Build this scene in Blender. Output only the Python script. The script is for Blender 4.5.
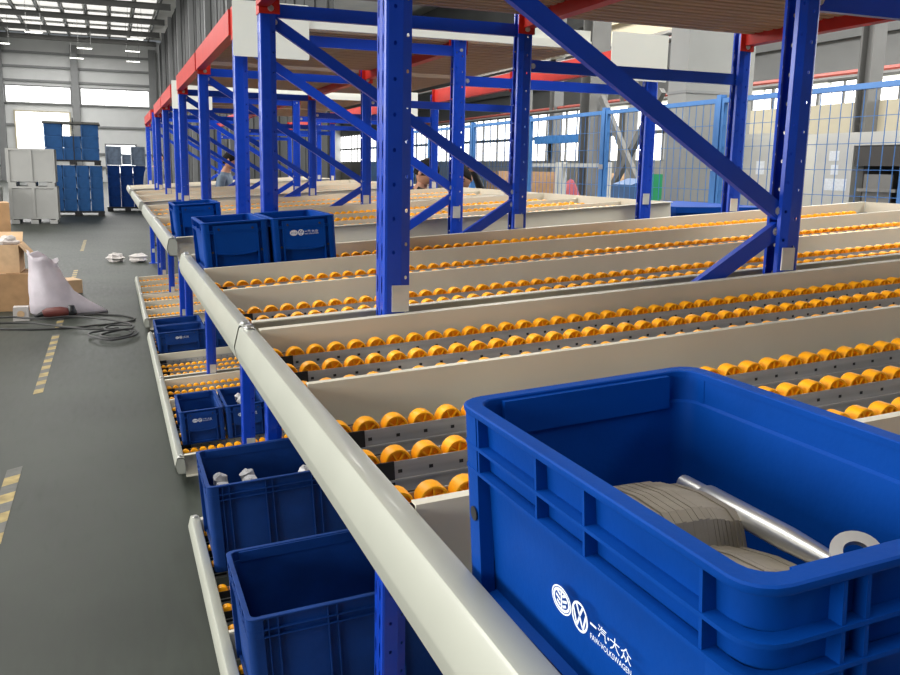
import bpy, math, random
from mathutils import Vector, Matrix

random.seed(7)
SC = bpy.context.scene
COL = SC.collection
for o in list(bpy.data.objects):
    bpy.data.objects.remove(o)

H = 1.58                                   # camera height above the floor
# ------------------------------------------------------------------ camera
FPX, CX, CY = 893.0, 450.0, 337.5
_vy = Vector((109 - CX, 163 - CY, FPX)).normalized()          # aisle direction seen in the photo
_vz = -Vector((354 - CX, 5100 - CY, FPX)).normalized()        # plumb direction
_vz = (_vz - _vy * _vz.dot(_vy)).normalized()
_vx = _vy.cross(_vz)
# rows: world axes in (right, down, forward)
right = Vector((_vx[0], _vy[0], _vz[0]))
down = Vector((_vx[1], _vy[1], _vz[1]))
fwd = Vector((_vx[2], _vy[2], _vz[2]))
cam_d = bpy.data.cameras.new('camera')
cam_d.sensor_width = 36.0
cam_d.lens = FPX * 36.0 / 900.0
cam_d.clip_start = 0.02
cam_d.clip_end = 400
cam = bpy.data.objects.new('camera', cam_d)
M3 = Matrix((right, -down, -fwd)).transposed()
cam.matrix_world = Matrix.Translation((0, 0, H)) @ M3.to_4x4()
COL.objects.link(cam)
SC.camera = cam

def depth_of(p):
    return (Vector(p) - Vector((0, 0, H))).dot(fwd)

def in_frame(p, m=20):
    q = Vector(p) - Vector((0, 0, H))
    z = q.dot(fwd)
    if z < 0.1:
        return False
    x = CX + FPX * q.dot(right) / z
    y = CY + FPX * q.dot(down) / z
    return -m < x < 900 + m and -m < y < 675 + m

# ------------------------------------------------------------------ world, lights, exposure
W = bpy.data.worlds.new('overcast')
SC.world = W
W.use_nodes = True
W.node_tree.nodes['Background'].inputs[0].default_value = (0.86, 0.93, 1.0, 1)
W.node_tree.nodes['Background'].inputs[1].default_value = 0.15
SC.view_settings.view_transform = 'Standard'
SC.view_settings.look = 'None'
SC.view_settings.gamma = 1.0
SC.view_settings.exposure = 0.26
SC.view_settings.use_curve_mapping = False

def area(name, loc, rot, sx, sy, power, col=(1, 1, 1)):
    l = bpy.data.lights.new(name, 'AREA')
    l.shape = 'RECTANGLE'
    l.size, l.size_y, l.energy, l.color = sx, sy, power, col
    o = bpy.data.objects.new(name, l)
    o.location, o.rotation_euler = loc, rot
    COL.objects.link(o)
    return o

# daylight through the roof lights and through the tall windows on both long sides
area('skylight_aisle', (-4.0, 10, 10.4), (0, 0, 0), 3.0, 30, 1500, (1, 0.98, 0.94))
area('window_daylight_left', (-24.0, 10, 6.2), (0, math.radians(-90), 0), 6.0, 50, 10000, (1.0, 0.985, 0.95))
area('skylight_hall', (9.0, 12, 10.4), (0, 0, 0), 3.0, 40, 5600, (1, 0.98, 0.94))
area('skylight_far', (-3.0, 58, 10.4), (0, 0, 0), 8.0, 40, 4500, (1, 0.99, 0.97))
area('window_daylight', (19.4, 22, 5.0), (0, math.radians(90), 0), 4.5, 50, 3500, (0.95, 0.98, 1))

# ------------------------------------------------------------------ materials
MATS = {}
def mat(name, col, rough=0.5, metal=0.0, var=0.06, scale=6.0, bump=0.0, bscale=60.0, emit=None, spec=0.5, coat=0.0, stretch=None):
    if name in MATS:
        return MATS[name]
    m = bpy.data.materials.new(name)
    m.use_nodes = True
    nt = m.node_tree
    b = nt.nodes['Principled BSDF']
    b.inputs['Roughness'].default_value = rough
    b.inputs['Metallic'].default_value = metal
    b.inputs['Specular IOR Level'].default_value = spec
    b.inputs['Coat Weight'].default_value = coat
    tc = nt.nodes.new('ShaderNodeTexCoord')
    mp = nt.nodes.new('ShaderNodeMapping')
    if stretch:
        mp.inputs['Scale'].default_value = stretch
    nt.links.new(tc.outputs['Object'], mp.inputs['Vector'])
    n = nt.nodes.new('ShaderNodeTexNoise')
    n.inputs['Scale'].default_value = scale
    n.inputs['Detail'].default_value = 5
    nt.links.new(mp.outputs['Vector'], n.inputs['Vector'])
    r = nt.nodes.new('ShaderNodeValToRGB')
    r.color_ramp.elements[0].position = 0.3
    r.color_ramp.elements[1].position = 0.7
    r.color_ramp.elements[0].color = tuple(c * (1 - var) for c in col) + (1,)
    r.color_ramp.elements[1].color = tuple(min(1, c * (1 + var)) for c in col) + (1,)
    nt.links.new(n.outputs['Fac'], r.inputs['Fac'])
    nt.links.new(r.outputs['Color'], b.inputs['Base Color'])
    if bump:
        n2 = nt.nodes.new('ShaderNodeTexNoise')
        n2.inputs['Scale'].default_value = bscale
        nt.links.new(mp.outputs['Vector'], n2.inputs['Vector'])
        bp = nt.nodes.new('ShaderNodeBump')
        bp.inputs['Strength'].default_value = bump
        bp.inputs['Distance'].default_value = 0.01
        nt.links.new(n2.outputs['Fac'], bp.inputs['Height'])
        nt.links.new(bp.outputs['Normal'], b.inputs['Normal'])
    if emit:
        b.inputs['Emission Color'].default_value = tuple(emit[0]) + (1,)
        b.inputs['Emission Strength'].default_value = emit[1]
    MATS[name] = m
    return m

BLUE = mat('blue_rack_paint', (0.003, 0.044, 0.42), 0.30, 0, 0.06, 9, spec=0.4, coat=0.08)
RED = mat('red_beam_paint', (0.44, 0.020, 0.013), 0.42, 0, 0.08, 8, spec=0.25)
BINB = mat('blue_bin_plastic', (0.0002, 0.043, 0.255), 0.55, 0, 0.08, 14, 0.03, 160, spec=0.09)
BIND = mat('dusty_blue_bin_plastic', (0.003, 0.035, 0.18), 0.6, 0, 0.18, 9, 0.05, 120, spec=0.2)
BINF = mat('faded_blue_bin_plastic', (0.014, 0.075, 0.22), 0.55, 0, 0.14, 5, spec=0.3)
CREAM = mat('cream_grey_enamel', (0.375, 0.385, 0.33), 0.36, 0.0, 0.05, 5, coat=0.1)
PLATE = mat('warm_grey_sheet_enamel', (0.62, 0.585, 0.475), 0.42, 0.0, 0.05, 4)
ALU = mat('galvanised_track_steel', (0.46, 0.455, 0.45), 0.36, 0.45, 0.15, 20, stretch=(0.3, 4, 4))
ORANGE = mat('orange_roller_plastic', (1.0, 0.41, 0.005), 0.42, 0, 0.04, 30, spec=0.3)
BLACK = mat('black_plastic', (0.012, 0.012, 0.014), 0.45, 0, 0.1)
STEEL = mat('bright_zinc_steel', (0.62, 0.62, 0.60), 0.32, 0.85, 0.12, 12)
GALV = mat('galvanised_foot_plate', (0.55, 0.54, 0.50), 0.45, 0.3, 0.10, 18)
BRACK = mat('brown_grey_pressed_steel', (0.25, 0.22, 0.17), 0.5, 0.25, 0.18, 30)
WOOD = mat('brown_deck_board', (0.34, 0.26, 0.185), 0.6, 0, 0.22, 3, 0.25, 30, stretch=(0.6, 8, 8))
WHITE = mat('white_board_enamel', (0.74, 0.76, 0.69), 0.35, 0, 0.03, 4)
PRINT = mat('white_screen_print', (0.78, 0.83, 0.88), 0.55, 0, 0.05, 60)
FENCE = mat('blue_fence_paint', (0.05, 0.18, 0.45), 0.42, 0, 0.08)
GREYC = mat('grey_steel_column_paint', (0.13, 0.13, 0.125), 0.55, 0, 0.10, 2)
GREYD = mat('dark_grey_cladding', (0.032, 0.034, 0.034), 0.7, 0, 0.10, 1.2)
GREYL = mat('light_grey_cladding', (0.60, 0.61, 0.60), 0.55, 0, 0.06, 0.8)
GIRT = mat('grey_girt_paint', (0.20, 0.205, 0.205), 0.55, 0, 0.06, 2)
ROOFM = mat('pale_roof_insulation', (0.72, 0.70, 0.66), 0.6, 0, 0.10, 0.7)
PANE = mat('bright_daylit_pane', (0.9, 0.9, 0.9), 0.2, 0, 0.02, emit=((1, 1, 0.98), 2.6))
LAMPM = mat('lamp_tube_glow', (0.9, 0.9, 0.9), 0.3, 0, 0.02, emit=((1, 0.98, 0.92), 6.0))
CART = mat('brown_cardboard', (0.40, 0.24, 0.115), 0.75, 0, 0.14, 9, 0.08, 40)
CARTP = mat('pale_cardboard', (0.56, 0.38, 0.22), 0.75, 0, 0.12, 9, 0.08, 40)
PAPER = mat('crumpled_white_paper', (0.50, 0.47, 0.45), 0.6, 0, 0.10, 9, 0.1, 30)
SACKM = mat('pale_lilac_woven_plastic', (0.46, 0.42, 0.46), 0.45, 0, 0.08, 9, 0.12, 150)
CRATE = mat('light_grey_steel_crate', (0.37, 0.37, 0.355), 0.5, 0, 0.06, 2)
YEL = mat('worn_yellow_tape', (0.33, 0.25, 0.09), 0.6, 0, 0.35, 14)
TAPED = mat('dark_worn_tape', (0.10, 0.10, 0.09), 0.6, 0, 0.25, 14)
DARKRED = mat('dark_red_tool_body', (0.13, 0.03, 0.025), 0.45, 0, 0.1)
CABLE = mat('black_rubber_cable', (0.03, 0.03, 0.03), 0.6, 0, 0.1)
ENC = mat('off_white_machine_enamel', (0.52, 0.515, 0.475), 0.4, 0, 0.04, 2)
ENCI = mat('dark_machine_interior', (0.055, 0.05, 0.045), 0.6, 0, 0.15, 4)
SHELFM = mat('grey_inner_shelf', (0.22, 0.215, 0.20), 0.5, 0, 0.1)
GREEN = mat('green_board_paint', (0.01, 0.28, 0.10), 0.5, 0, 0.06)
YELP = mat('yellow_machine_paint', (0.75, 0.40, 0.03), 0.45, 0, 0.06)
PIPE = mat('dull_red_pipe_paint', (0.30, 0.06, 0.045), 0.5, 0, 0.1)
CREAMW = mat('cream_beam_paint', (0.50, 0.45, 0.33), 0.5, 0, 0.04)
SKIN = mat('skin', (0.42, 0.21, 0.13), 0.5, 0, 0.08, 20)
HAIR = mat('black_hair', (0.006, 0.005, 0.005), 0.75, 0, 0.3, 90, 0.6, 160, spec=0.15)
EYE = mat('dark_eye', (0.01, 0.008, 0.008), 0.2)
LIP = mat('lip', (0.30, 0.11, 0.09), 0.5)
SHIRTD = mat('black_shirt_cloth', (0.012, 0.012, 0.014), 0.8, 0, 0.15, 20)
SHIRTG = mat('grey_jacket_cloth', (0.14, 0.14, 0.145), 0.8, 0, 0.15, 20)
SHIRTB = mat('blue_grey_overall_cloth', (0.10, 0.14, 0.19), 0.8, 0, 0.15, 20)
TROU = mat('dark_trouser_cloth', (0.03, 0.033, 0.045), 0.8, 0, 0.15, 20)
FILM = mat('hazy_wrapped_film', (0.16, 0.21, 0.29), 0.4, 0, 0.25, 8, 0.3, 20)
REDC = mat('faded_red_cloth', (0.24, 0.04, 0.05), 0.8, 0, 0.12)

def floor_mat():
    m = bpy.data.materials.new('grey_green_epoxy_floor')
    m.use_nodes = True
    nt = m.node_tree
    b = nt.nodes['Principled BSDF']
    tc = nt.nodes.new('ShaderNodeTexCoord')
    n = nt.nodes.new('ShaderNodeTexNoise'); n.inputs['Scale'].default_value = 0.7; n.inputs['Detail'].default_value = 8
    n2 = nt.nodes.new('ShaderNodeTexNoise'); n2.inputs['Scale'].default_value = 9; n2.inputs['Detail'].default_value = 6
    mp = nt.nodes.new('ShaderNodeMapping'); mp.inputs['Scale'].default_value = (3.0, 0.5, 1)
    nt.links.new(tc.outputs['Object'], n.inputs['Vector'])
    nt.links.new(tc.outputs['Object'], mp.inputs['Vector'])
    nt.links.new(mp.outputs['Vector'], n2.inputs['Vector'])
    r = nt.nodes.new('ShaderNodeValToRGB')
    r.color_ramp.elements[0].position = 0.35; r.color_ramp.elements[0].color = (0.021, 0.026, 0.020, 1)
    r.color_ramp.elements[1].position = 0.68; r.color_ramp.elements[1].color = (0.040, 0.049, 0.038, 1)
    nt.links.new(n.outputs['Fac'], r.inputs['Fac'])
    r2 = nt.nodes.new('ShaderNodeValToRGB')
    r2.color_ramp.elements[0].position = 0.3; r2.color_ramp.elements[0].color = (0.62, 0.63, 0.60, 1)
    r2.color_ramp.elements[1].position = 0.6; r2.color_ramp.elements[1].color = (1, 1, 1, 1)
    nt.links.new(n2.outputs['Fac'], r2.inputs['Fac'])
    mx = nt.nodes.new('ShaderNodeMix'); mx.data_type = 'RGBA'; mx.blend_type = 'MULTIPLY'; mx.inputs['Factor'].default_value = 1
    nt.links.new(r.outputs['Color'], mx.inputs[6]); nt.links.new(r2.outputs['Color'], mx.inputs[7])
    nt.links.new(mx.outputs[2], b.inputs['Base Color'])
    rr = nt.nodes.new('ShaderNodeMapRange')
    rr.inputs['To Min'].default_value = 0.45; rr.inputs['To Max'].default_value = 0.65
    nt.links.new(n2.outputs['Fac'], rr.inputs['Value'])
    nt.links.new(rr.outputs['Result'], b.inputs['Roughness'])
    b.inputs['Specular IOR Level'].default_value = 0.4
    return m
FLOORM = floor_mat()

# ------------------------------------------------------------------ mesh helpers
class MB:
    """Collects simple solids; mesh() gives one mesh."""
    def __init__(self):
        self.v, self.f, self.m = [], [], []
        self.mi = 0
    def add(self, vs, fs):
        n = len(self.v)
        self.v += [tuple(p) for p in vs]
        self.f += [tuple(i + n for i in f) for f in fs]
        self.m += [self.mi] * len(fs)
        return self
    def box(self, x0, x1, y0, y1, z0, z1):
        vs = [(x0, y0, z0), (x1, y0, z0), (x1, y1, z0), (x0, y1, z0), (x0, y0, z1), (x1, y0, z1), (x1, y1, z1), (x0, y1, z1)]
        return self.add(vs, [(3, 2, 1, 0), (4, 5, 6, 7), (0, 1, 5, 4), (1, 2, 6, 5), (2, 3, 7, 6), (3, 0, 4, 7)])
    def prism(self, poly, axis, a, b):
        """closed polygon extruded along axis (0 x, 1 y, 2 z)"""
        def P(p, t):
            if axis == 0: return (t, p[0], p[1])
            if axis == 1: return (p[0], t, p[1])
            return (p[0], p[1], t)
        n = len(poly)
        vs = [P(p, a) for p in poly] + [P(p, b) for p in poly]
        fs = [(i, (i + 1) % n, n + (i + 1) % n, n + i) for i in range(n)]
        fs += [tuple(reversed(range(n))), tuple(range(n, 2 * n))]
        return self.add(vs, fs)
    def sheet(self, line, t, axis, a, b):
        """open polyline given a thickness, extruded along axis"""
        L = [Vector(p) for p in line]
        off = []
        for i, p in enumerate(L):
            d = (L[min(i + 1, len(L) - 1)] - L[max(i - 1, 0)]).normalized()
            off.append(p + Vector((-d.y, d.x)) * t)
        return self.strip([tuple(p) for p in L], [tuple(p) for p in off], axis, a, b)
    def strip(self, A, B, axis, a, b):
        def P(p, t):
            if axis == 0: return (t, p[0], p[1])
            if axis == 1: return (p[0], t, p[1])
            return (p[0], p[1], t)
        n = len(A)
        vs = [P(p, a) for p in A] + [P(p, a) for p in B] + [P(p, b) for p in A] + [P(p, b) for p in B]
        fs = []
        for i in range(n - 1):
            fs += [(i, i + 1, 2 * n + i + 1, 2 * n + i), (n + i + 1, n + i, 3 * n + i, 3 * n + i + 1)]
            fs += [(i, n + i, n + i + 1, i + 1), (2 * n + i, 2 * n + i + 1, 3 * n + i + 1, 3 * n + i)]
        fs += [(0, 2 * n, 3 * n, n), (n - 1, 2 * n - 1, 4 * n - 1, 3 * n - 1)]
        return self.add(vs, fs)
    def bar(self, p, q, w, d, up=(0, 0, 1)):
        """rectangular bar from p to q; w across (perpendicular to up), d along up-ish"""
        p, q = Vector(p), Vector(q)
        a = (q - p).normalized()
        s = a.cross(Vector(up))
        if s.length < 1e-5: s = a.cross(Vector((1, 0, 0)))
        s.normalize()
        u = s.cross(a).normalized()
        vs = []
        for e in (p, q):
            vs += [e + s * w / 2 * i + u * d / 2 * j for i, j in ((-1, -1), (1, -1), (1, 1), (-1, 1))]
        return self.add(vs, [(3, 2, 1, 0), (4, 5, 6, 7), (0, 1, 5, 4), (1, 2, 6, 5), (2, 3, 7, 6), (3, 0, 4, 7)])
    def tube(self, pts, r, n=8, cap=True):
        pts = [Vector(p) for p in pts]
        rs = r if isinstance(r, (list, tuple)) else [r] * len(pts)
        base = len(self.v); rings = []
        ref = Vector((0, 0, 1))
        vs = []
        for i, p in enumerate(pts):
            d = (pts[min(i + 1, len(pts) - 1)] - pts[max(i - 1, 0)]).normalized()
            s = d.cross(ref)
            if s.length < 0.05: s = d.cross(Vector((1, 0, 0)))
            s.normalize(); u = s.cross(d)
            vs += [p + (s * math.cos(2 * math.pi * k / n) + u * math.sin(2 * math.pi * k / n)) * rs[i] for k in range(n)]
        fs = []
        for i in range(len(pts) - 1):
            for k in range(n):
                fs.append((i * n + k, i * n + (k + 1) % n, (i + 1) * n + (k + 1) % n, (i + 1) * n + k))
        if cap:
            fs += [tuple(reversed(range(n))), tuple(range((len(pts) - 1) * n, len(pts) * n))]
        return self.add(vs, fs)
    def loft(self, rings, cap0=False, cap1=False):
        n = len(rings[0])
        vs = [p for r in rings for p in r]
        fs = []
        for i in range(len(rings) - 1):
            for k in range(n):
                fs.append((i * n + k, i * n + (k + 1) % n, (i + 1) * n + (k + 1) % n, (i + 1) * n + k))
        if cap0: fs.append(tuple(reversed(range(n))))
        if cap1: fs.append(tuple(range((len(rings) - 1) * n, len(rings) * n)))
        return self.add(vs, fs)
    def ell(self, c, r, n=12, m=8):
        vs, fs = [], []
        for i in range(m + 1):
            t = math.pi * i / m
            for k in range(n):
                a = 2 * math.pi * k / n
                vs.append((c[0] + r[0] * math.sin(t) * math.cos(a), c[1] + r[1] * math.sin(t) * math.sin(a), c[2] + r[2] * math.cos(t)))
        for i in range(m):
            for k in range(n):
                fs.append((i * n + k, (i + 1) * n + k, (i + 1) * n + (k + 1) % n, i * n + (k + 1) % n))
        return self.add(vs, fs)
    def mesh(self, name, mats, smooth=None):
        me = bpy.data.meshes.new(name)
        me.from_pydata(self.v, [], self.f)
        for mt in (mats if isinstance(mats, (list, tuple)) else [mats]):
            me.materials.append(mt)
        if isinstance(mats, (list, tuple)) and len(mats) > 1:
            me.polygons.foreach_set('material_index', self.m)
        me.validate(); me.update()
        if smooth is not None:
            me.shade_smooth()
            if smooth < 179:
                me.set_sharp_from_angle(angle=math.radians(smooth))
        return me

def obj(name, data, parent=None, loc=None, rot=None, **props):
    o = bpy.data.objects.new(name, data)
    COL.objects.link(o)
    if loc is not None: o.location = loc
    if rot is not None: o.rotation_euler = rot
    if parent is not None: o.parent = parent
    for k, v in props.items(): o[k] = v
    return o

def thing(name, label, category, loc=(0, 0, 0), rot=(0, 0, 0), group=None):
    o = obj(name, None, None, loc, rot, label=label, category=category)
    o.empty_display_size = 0.05
    if group: o['group'] = group
    return o

def dup(root, loc, rot, label):
    r = root.copy(); COL.objects.link(r); r.location = loc; r.rotation_euler = rot; r['label'] = label
    for ch in root.children:
        c = ch.copy(); COL.objects.link(c); c.parent = r
        for g in ch.children:
            d = g.copy(); COL.objects.link(d); d.parent = c
    return r

def rr(a, b, r, n=4):
    pts = []
    for cx, cy, s in ((a - r, b - r, 0), (-a + r, b - r, 90), (-a + r, -b + r, 180), (a - r, -b + r, 270)):
        for k in range(n + 1):
            t = math.radians(s + 90 * k / n)
            pts.append((cx + r * math.cos(t), cy + r * math.sin(t)))
    return pts

ORD = ['first', 'second', 'third', 'fourth', 'fifth', 'sixth', 'seventh', 'eighth', 'ninth', 'tenth', 'eleventh', 'twelfth', 'thirteenth', 'fourteenth']

# ------------------------------------------------------------------ setting: floor, end wall, partition, window wall, roof
m = MB().box(-26, 30, -6, 84, -0.2, 0)
obj('floor', m.mesh('floor', FLOORM), kind='structure', label='grey green worn epoxy factory floor')

YE = 82.0
XW_ = 20.2
m = MB().box(-26, XW_, YE, YE + 0.2, 0, 11.6)
wall_end = obj('wall_end', m.mesh('wall_end', GREYL), kind='structure', label='pale grey clad end wall with girts and bright window strips')
for z in (1.2, 2.3, 4.5, 5.0 + 1.58, 8.0, 9.1, 10.2):
    obj('girt', MB().box(-26, 4.0, YE - 0.16, YE - 0.002, z - 0.09, z + 0.09).mesh('girt', GIRT), wall_end)
for x in (-14.6, -7.9, -2.3, 3.75):
    obj('wall_column', MB().box(x - 0.28, x + 0.28, YE - 0.62, YE - 0.17, 0, 10.9).mesh('wall_column', GIRT), wall_end)
k = 1
def window(x0, x1, z0, z1, nx, label, fr=GIRT):
    global k
    w = obj('window_%d' % k, MB().box(x0 - .12, x0, YE - .25, YE - .002, z0 - .12, z1 + .12).box(x1, x1 + .12, YE - .25, YE - .002, z0 - .12, z1 + .12)
            .box(x0, x1, YE - .25, YE - .002, z1, z1 + .12).box(x0, x1, YE - .25, YE - .002, z0 - .12, z0).mesh('window_frame', fr), kind='structure', label=label)
    k += 1
    d = (x1 - x0) / nx
    for i in range(nx):
        obj('pane', MB().box(x0 + i * d + .02, x0 + (i + 1) * d - .02, YE - .2, YE - .17, z0, z1).mesh('pane', PANE), w)
window(-26, -8.3, 4.72 + 1.58, 5.95 + 1.58, 8, 'long bright window strip at the left of the end wall')
window(-7.5, -2.7, 4.72 + 1.58, 5.95 + 1.58, 3, 'long bright window strip in the middle of the end wall')
window(-1.9, 3.4, 4.72 + 1.58, 5.95 + 1.58, 3, 'long bright window strip beside the dark partition')
window(-6.9, -2.9, 1.9, 3.95 + 1.58, 2, 'tall bright opening above the grey crates', CREAMW)
window(-0.15, 2.15, 0.75, 3.05, 2, 'bright square window low behind the far bins')

# dark partition beside the racks: ribbed upright panels, each its own piece
XP = 4.35
wall_right = obj('wall_right', MB().box(XP + .05, XP + .15, 19, YE - .7, 0, 11.3).mesh('wall_right', GREYD), kind='structure', label='dark grey ribbed partition wall along the rack row')
yy = 19.0
while yy < YE - 2:
    w = 2.3
    m = MB().box(XP, XP + .049, yy + .04, yy + w - .04, 0, 11.2)
    for t in (1.15,):
        m.box(XP - .03, XP - .0005, yy + t - .05, yy + t + .05, 0, 11.2)
    obj('cladding_panel', m.mesh('cladding_panel', GREYD), wall_right)
    yy += w
for y in (26, 33.5, 41, 49, 57, 65, 73):
    obj('wall_post', MB().box(XP - .26, XP - .032, y - .11, y + .11, 0, 11.2).mesh('wall_post', GIRT), wall_right)

# roof: deck, purlins along the hall, rafters across
roof = obj('ceiling', MB().box(-26, 30, -4, YE - .05, 11.75, 11.9).mesh('ceiling', ROOFM), kind='structure', label='pale insulated factory roof between dark steel rafters')
x = -25.0
while x < 5:
    obj('purlin', MB().box(x - .06, x + .06, 20, YE - .3, 11.5, 11.748).mesh('purlin', GIRT), roof)
    x += 1.5
for y in (34, 41, 48, 55, 61.8, 68.5, 75.2, 80.8):
    obj('rafter', MB().box(-26, 4.1, y - .14, y + .14, 11.12, 11.18).box(-26, 4.1, y - .05, y + .05, 11.18, 11.43).box(-26, 4.1, y - .14, y + .14, 11.43, 11.49).mesh('rafter', GREYC), roof)
GLOWR = mat('glowing_roof_sheet', (0.8, 0.78, 0.74), 0.5, 0, 0.05, emit=((1, 0.97, 0.92), 0.75))  # added glow, brightens the pale roof cells between the rafters
for y in (34, 41, 48, 55, 61.8, 68.5, 75.2):
    for x in (-22, -16, -10, -7, -5.5, -4, -2.5, -1, .5, 2):
        obj('roof_glow_panel', MB().box(x + .12, x + 1.32, y + .5, y + 6.0, 11.735, 11.748).mesh('roof_glow_panel', GLOWR), roof)
for y in (12, 19, 26, 33):
    obj('rafter', MB().box(4.6, 30, y - .17, y + .17, 10.85, 11.45).mesh('rafter', GREYC), roof)
# hanging lamps of the far hall
lamp_me = MB().box(-.5, .5, -.06, .06, 0, .05).mesh('lamp_housing', WHITE)
tube_me = MB().box(-.46, .46, -.03, .03, -.02, -.001).mesh('lamp_tube', LAMPM)
rod_me = MB().tube([(0, 0, .05), (0, 0, 1.87)], .010, 5).mesh('hanger', GREYC)
for (x, y, z) in [(-4.4, 48, 9.25), (-1.2, 68.5, 9.25), (1.9, 68.5, 9.25), (-3.9, 61.8, 9.25), (1.9, 61.8, 9.25), (-1.9, 75.2, 9.25), (2.1, 75.2, 9.25), (-6.3, 68.5, 9.25)]:
    t = thing('hanging_lamp', 'small white strip lamp hanging under the far roof', 'lamp', (x, y, z), group='strip lamps under the far roof')
    obj('lamp_housing', lamp_me, t); obj('lamp_tube', tube_me, t)
    for e in (-.4, .4): obj('hanger', rod_me, t, (e, 0, 0))

# window wall on the right side of the hall, beyond the fence
XW = 20.0
SIDEW = mat('mid_grey_side_cladding', (0.22, 0.225, 0.225), 0.6, 0, 0.1, 0.5)
wr = obj('wall_back', MB().box(XW, XW + .2, -4, 84, 4.35, 11.7).mesh('wall_back', SIDEW), kind='structure', label='grey far side wall with a long band of bright windows')
obj('dado', MB().box(XW - .001, XW + .2, -4, 84, 0, 2.1).mesh('dado', mat('pale_dado_paint', (0.45, 0.44, 0.40), 0.6, 0, 0.12, 0.6)), wr)
obj('transom', MB().box(XW - .05, XW + .015, -4, 84, 3.12, 3.26).mesh('transom', GIRT), wr)
y = 2.0
while y < 82:
    obj('mullion', MB().box(XW - .03, XW + .015, y + .96, y + 1.04, 2.1, 4.35).mesh('mullion', GIRT), wr)
    obj('pane', MB().box(XW + .02, XW + .06, y + .06, y + 1.94, 2.12, 4.33).mesh('pane', PANE), wr)
    obj('mullion', MB().box(XW - .05, XW + .1, y - .055, y + .055, 2.1, 4.35).mesh('mullion', GIRT), wr)
    y += 2.0
for z in (5.6, 6.8, 8.0, 9.2):
    obj('girt', MB().box(XW - .16, XW - .002, -4, 84, z - .1, z + .1).mesh('girt', GIRT), wr)
y = 8.0
while y < 70:
    obj('strip_pane', MB().box(XW - .04, XW - .002, y, y + 3.2, 7.1, 7.7).mesh('strip_pane', PANE), wr)
    y += 4.2

def hcol(x, y, w, z1, label):
    m = MB().box(x - w / 2, x + w / 2, y - w / 2, y - w / 2 + .03, 0, z1).box(x - w / 2, x + w / 2, y + w / 2 - .03, y + w / 2, 0, z1)
    m.box(x - .015, x + .015, y - w / 2 + .03, y + w / 2 - .03, 0, z1)
    t = obj('steel_column', m.mesh('steel_column', GREYC), label=label, category='column', group='steel columns beyond the fence')
    obj('base_plate', MB().box(x - w * .7, x + w * .7, y - w * .7, y + w * .7, 0, .03).mesh('base_plate', GREYC), t)
    return t
hcol(9.5, 16.9, .42, 10.8, 'widest dark grey steel column behind the mesh fence')
hcol(9.5, 9.55, .22, 10.8, 'dark grey steel column above the white machine at the right')
hcol(14, 22.9, .36, 10.8, 'grey steel column behind the crossed bracing')
hcol(14, 27.4, .34, 10.8, 'slim grey steel column left of the widest one')
hcol(14, 29.8, .36, 10.8, 'leftmost grey steel column seen past the rack upright')
hcol(14, 16.2, .36, 10.8, 'grey steel column far behind the white cabinet')
cb = thing('cross_brace', 'crossed dark steel bracing between columns beyond the fence', 'bracing', (9.5, 15.70, 0))
for a, b in (((0, .88, 3.1), (0, -1.1, .9)), ((.14, .88, .9), (.14, -1.1, 3.1))):
    obj('brace_arm', MB().bar(a, b, .10, .13).mesh('brace_arm', GREYC), cb)
for i, (x, z, r, mm, nm, lab, y0) in enumerate([
        (14.0, 2.07 + H, .06, PIPE, 'red_pipe', 'dull red pipe running just above the fence top', 3),
        (12.0, 3.0 + H, .07, PIPE, 'red_pipe', 'upper red pipe running along the columns', 3),
        (12.5, 3.351, .05, GREYC, 'cable_tray', 'thin dark cable tray below the roof at the right', 3),
        (11.0, 2.75 + H, .06, GREYC, 'cable_tray', 'upper dark cable tray below the roof at the right', 3)]):
    obj(nm, MB().tube([(x, y0, z), (x, 44, z)], r, 8).mesh(nm, mm, 40), label=lab, category='pipe' if 'pipe' in nm else 'cable tray')
obj('crane_girder', MB().box(13.52, 13.819, 3, 34, 5.2, 5.28).box(13.63, 13.71, 3, 34, 5.28, 5.7).box(13.52, 13.819, 3, 34, 5.7, 5.78).mesh('crane_girder', CREAMW),
    label='long cream girder along the hall beyond the fence', category='girder')
obj('blue_girder', MB().box(13.62, 13.819, 24.6, 28.2, 2.5, 2.75).mesh('blue_girder', FENCE), label='pale blue girder low between the far columns', category='girder')
for i, (x, y, z) in enumerate([(12.5, 12.2, 3.25), (12.5, 14.0, 3.25), (12.5, 15.8, 3.25), (12.5, 10.5, 3.25), (12.5, 18.5, 3.25), (12.5, 21, 3.25)]):
    t = thing('hanging_lamp', 'bright strip lamp in a row above the fence', 'lamp', (x, y, z), (0, 0, math.pi / 2), group='strip lamps in a row above the fence')
    obj('lamp_housing', lamp_me, t); obj('lamp_tube', tube_me, t)

# ------------------------------------------------------------------ rack uprights (perforated steel channel)
PITCH = 0.075
TOP = 0.74 + H
def quad_hole(mb, P, u0, u1, w0, w1, cu, cw, ru, rw, n=8):
    """flat strip cell with an opening; P maps (u,w) to 3D"""
    cw_ = (w0 + w1) / 2
    out = [(u1, cw_), (u1, w1), ((u0 + u1) / 2, w1), (u0, w1), (u0, cw_), (u0, w0), ((u0 + u1) / 2, w0), (u1, w0)]
    inn = [(cu + ru * math.cos(math.pi * i / 4), cw + rw * math.sin(math.pi * i / 4)) for i in range(8)]
    vs = [P(*p) for p in out] + [P(*p) for p in inn]
    mb.add(vs, [(i, (i + 1) % 8, 8 + (i + 1) % 8, 8 + i) for i in range(8)])

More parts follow.
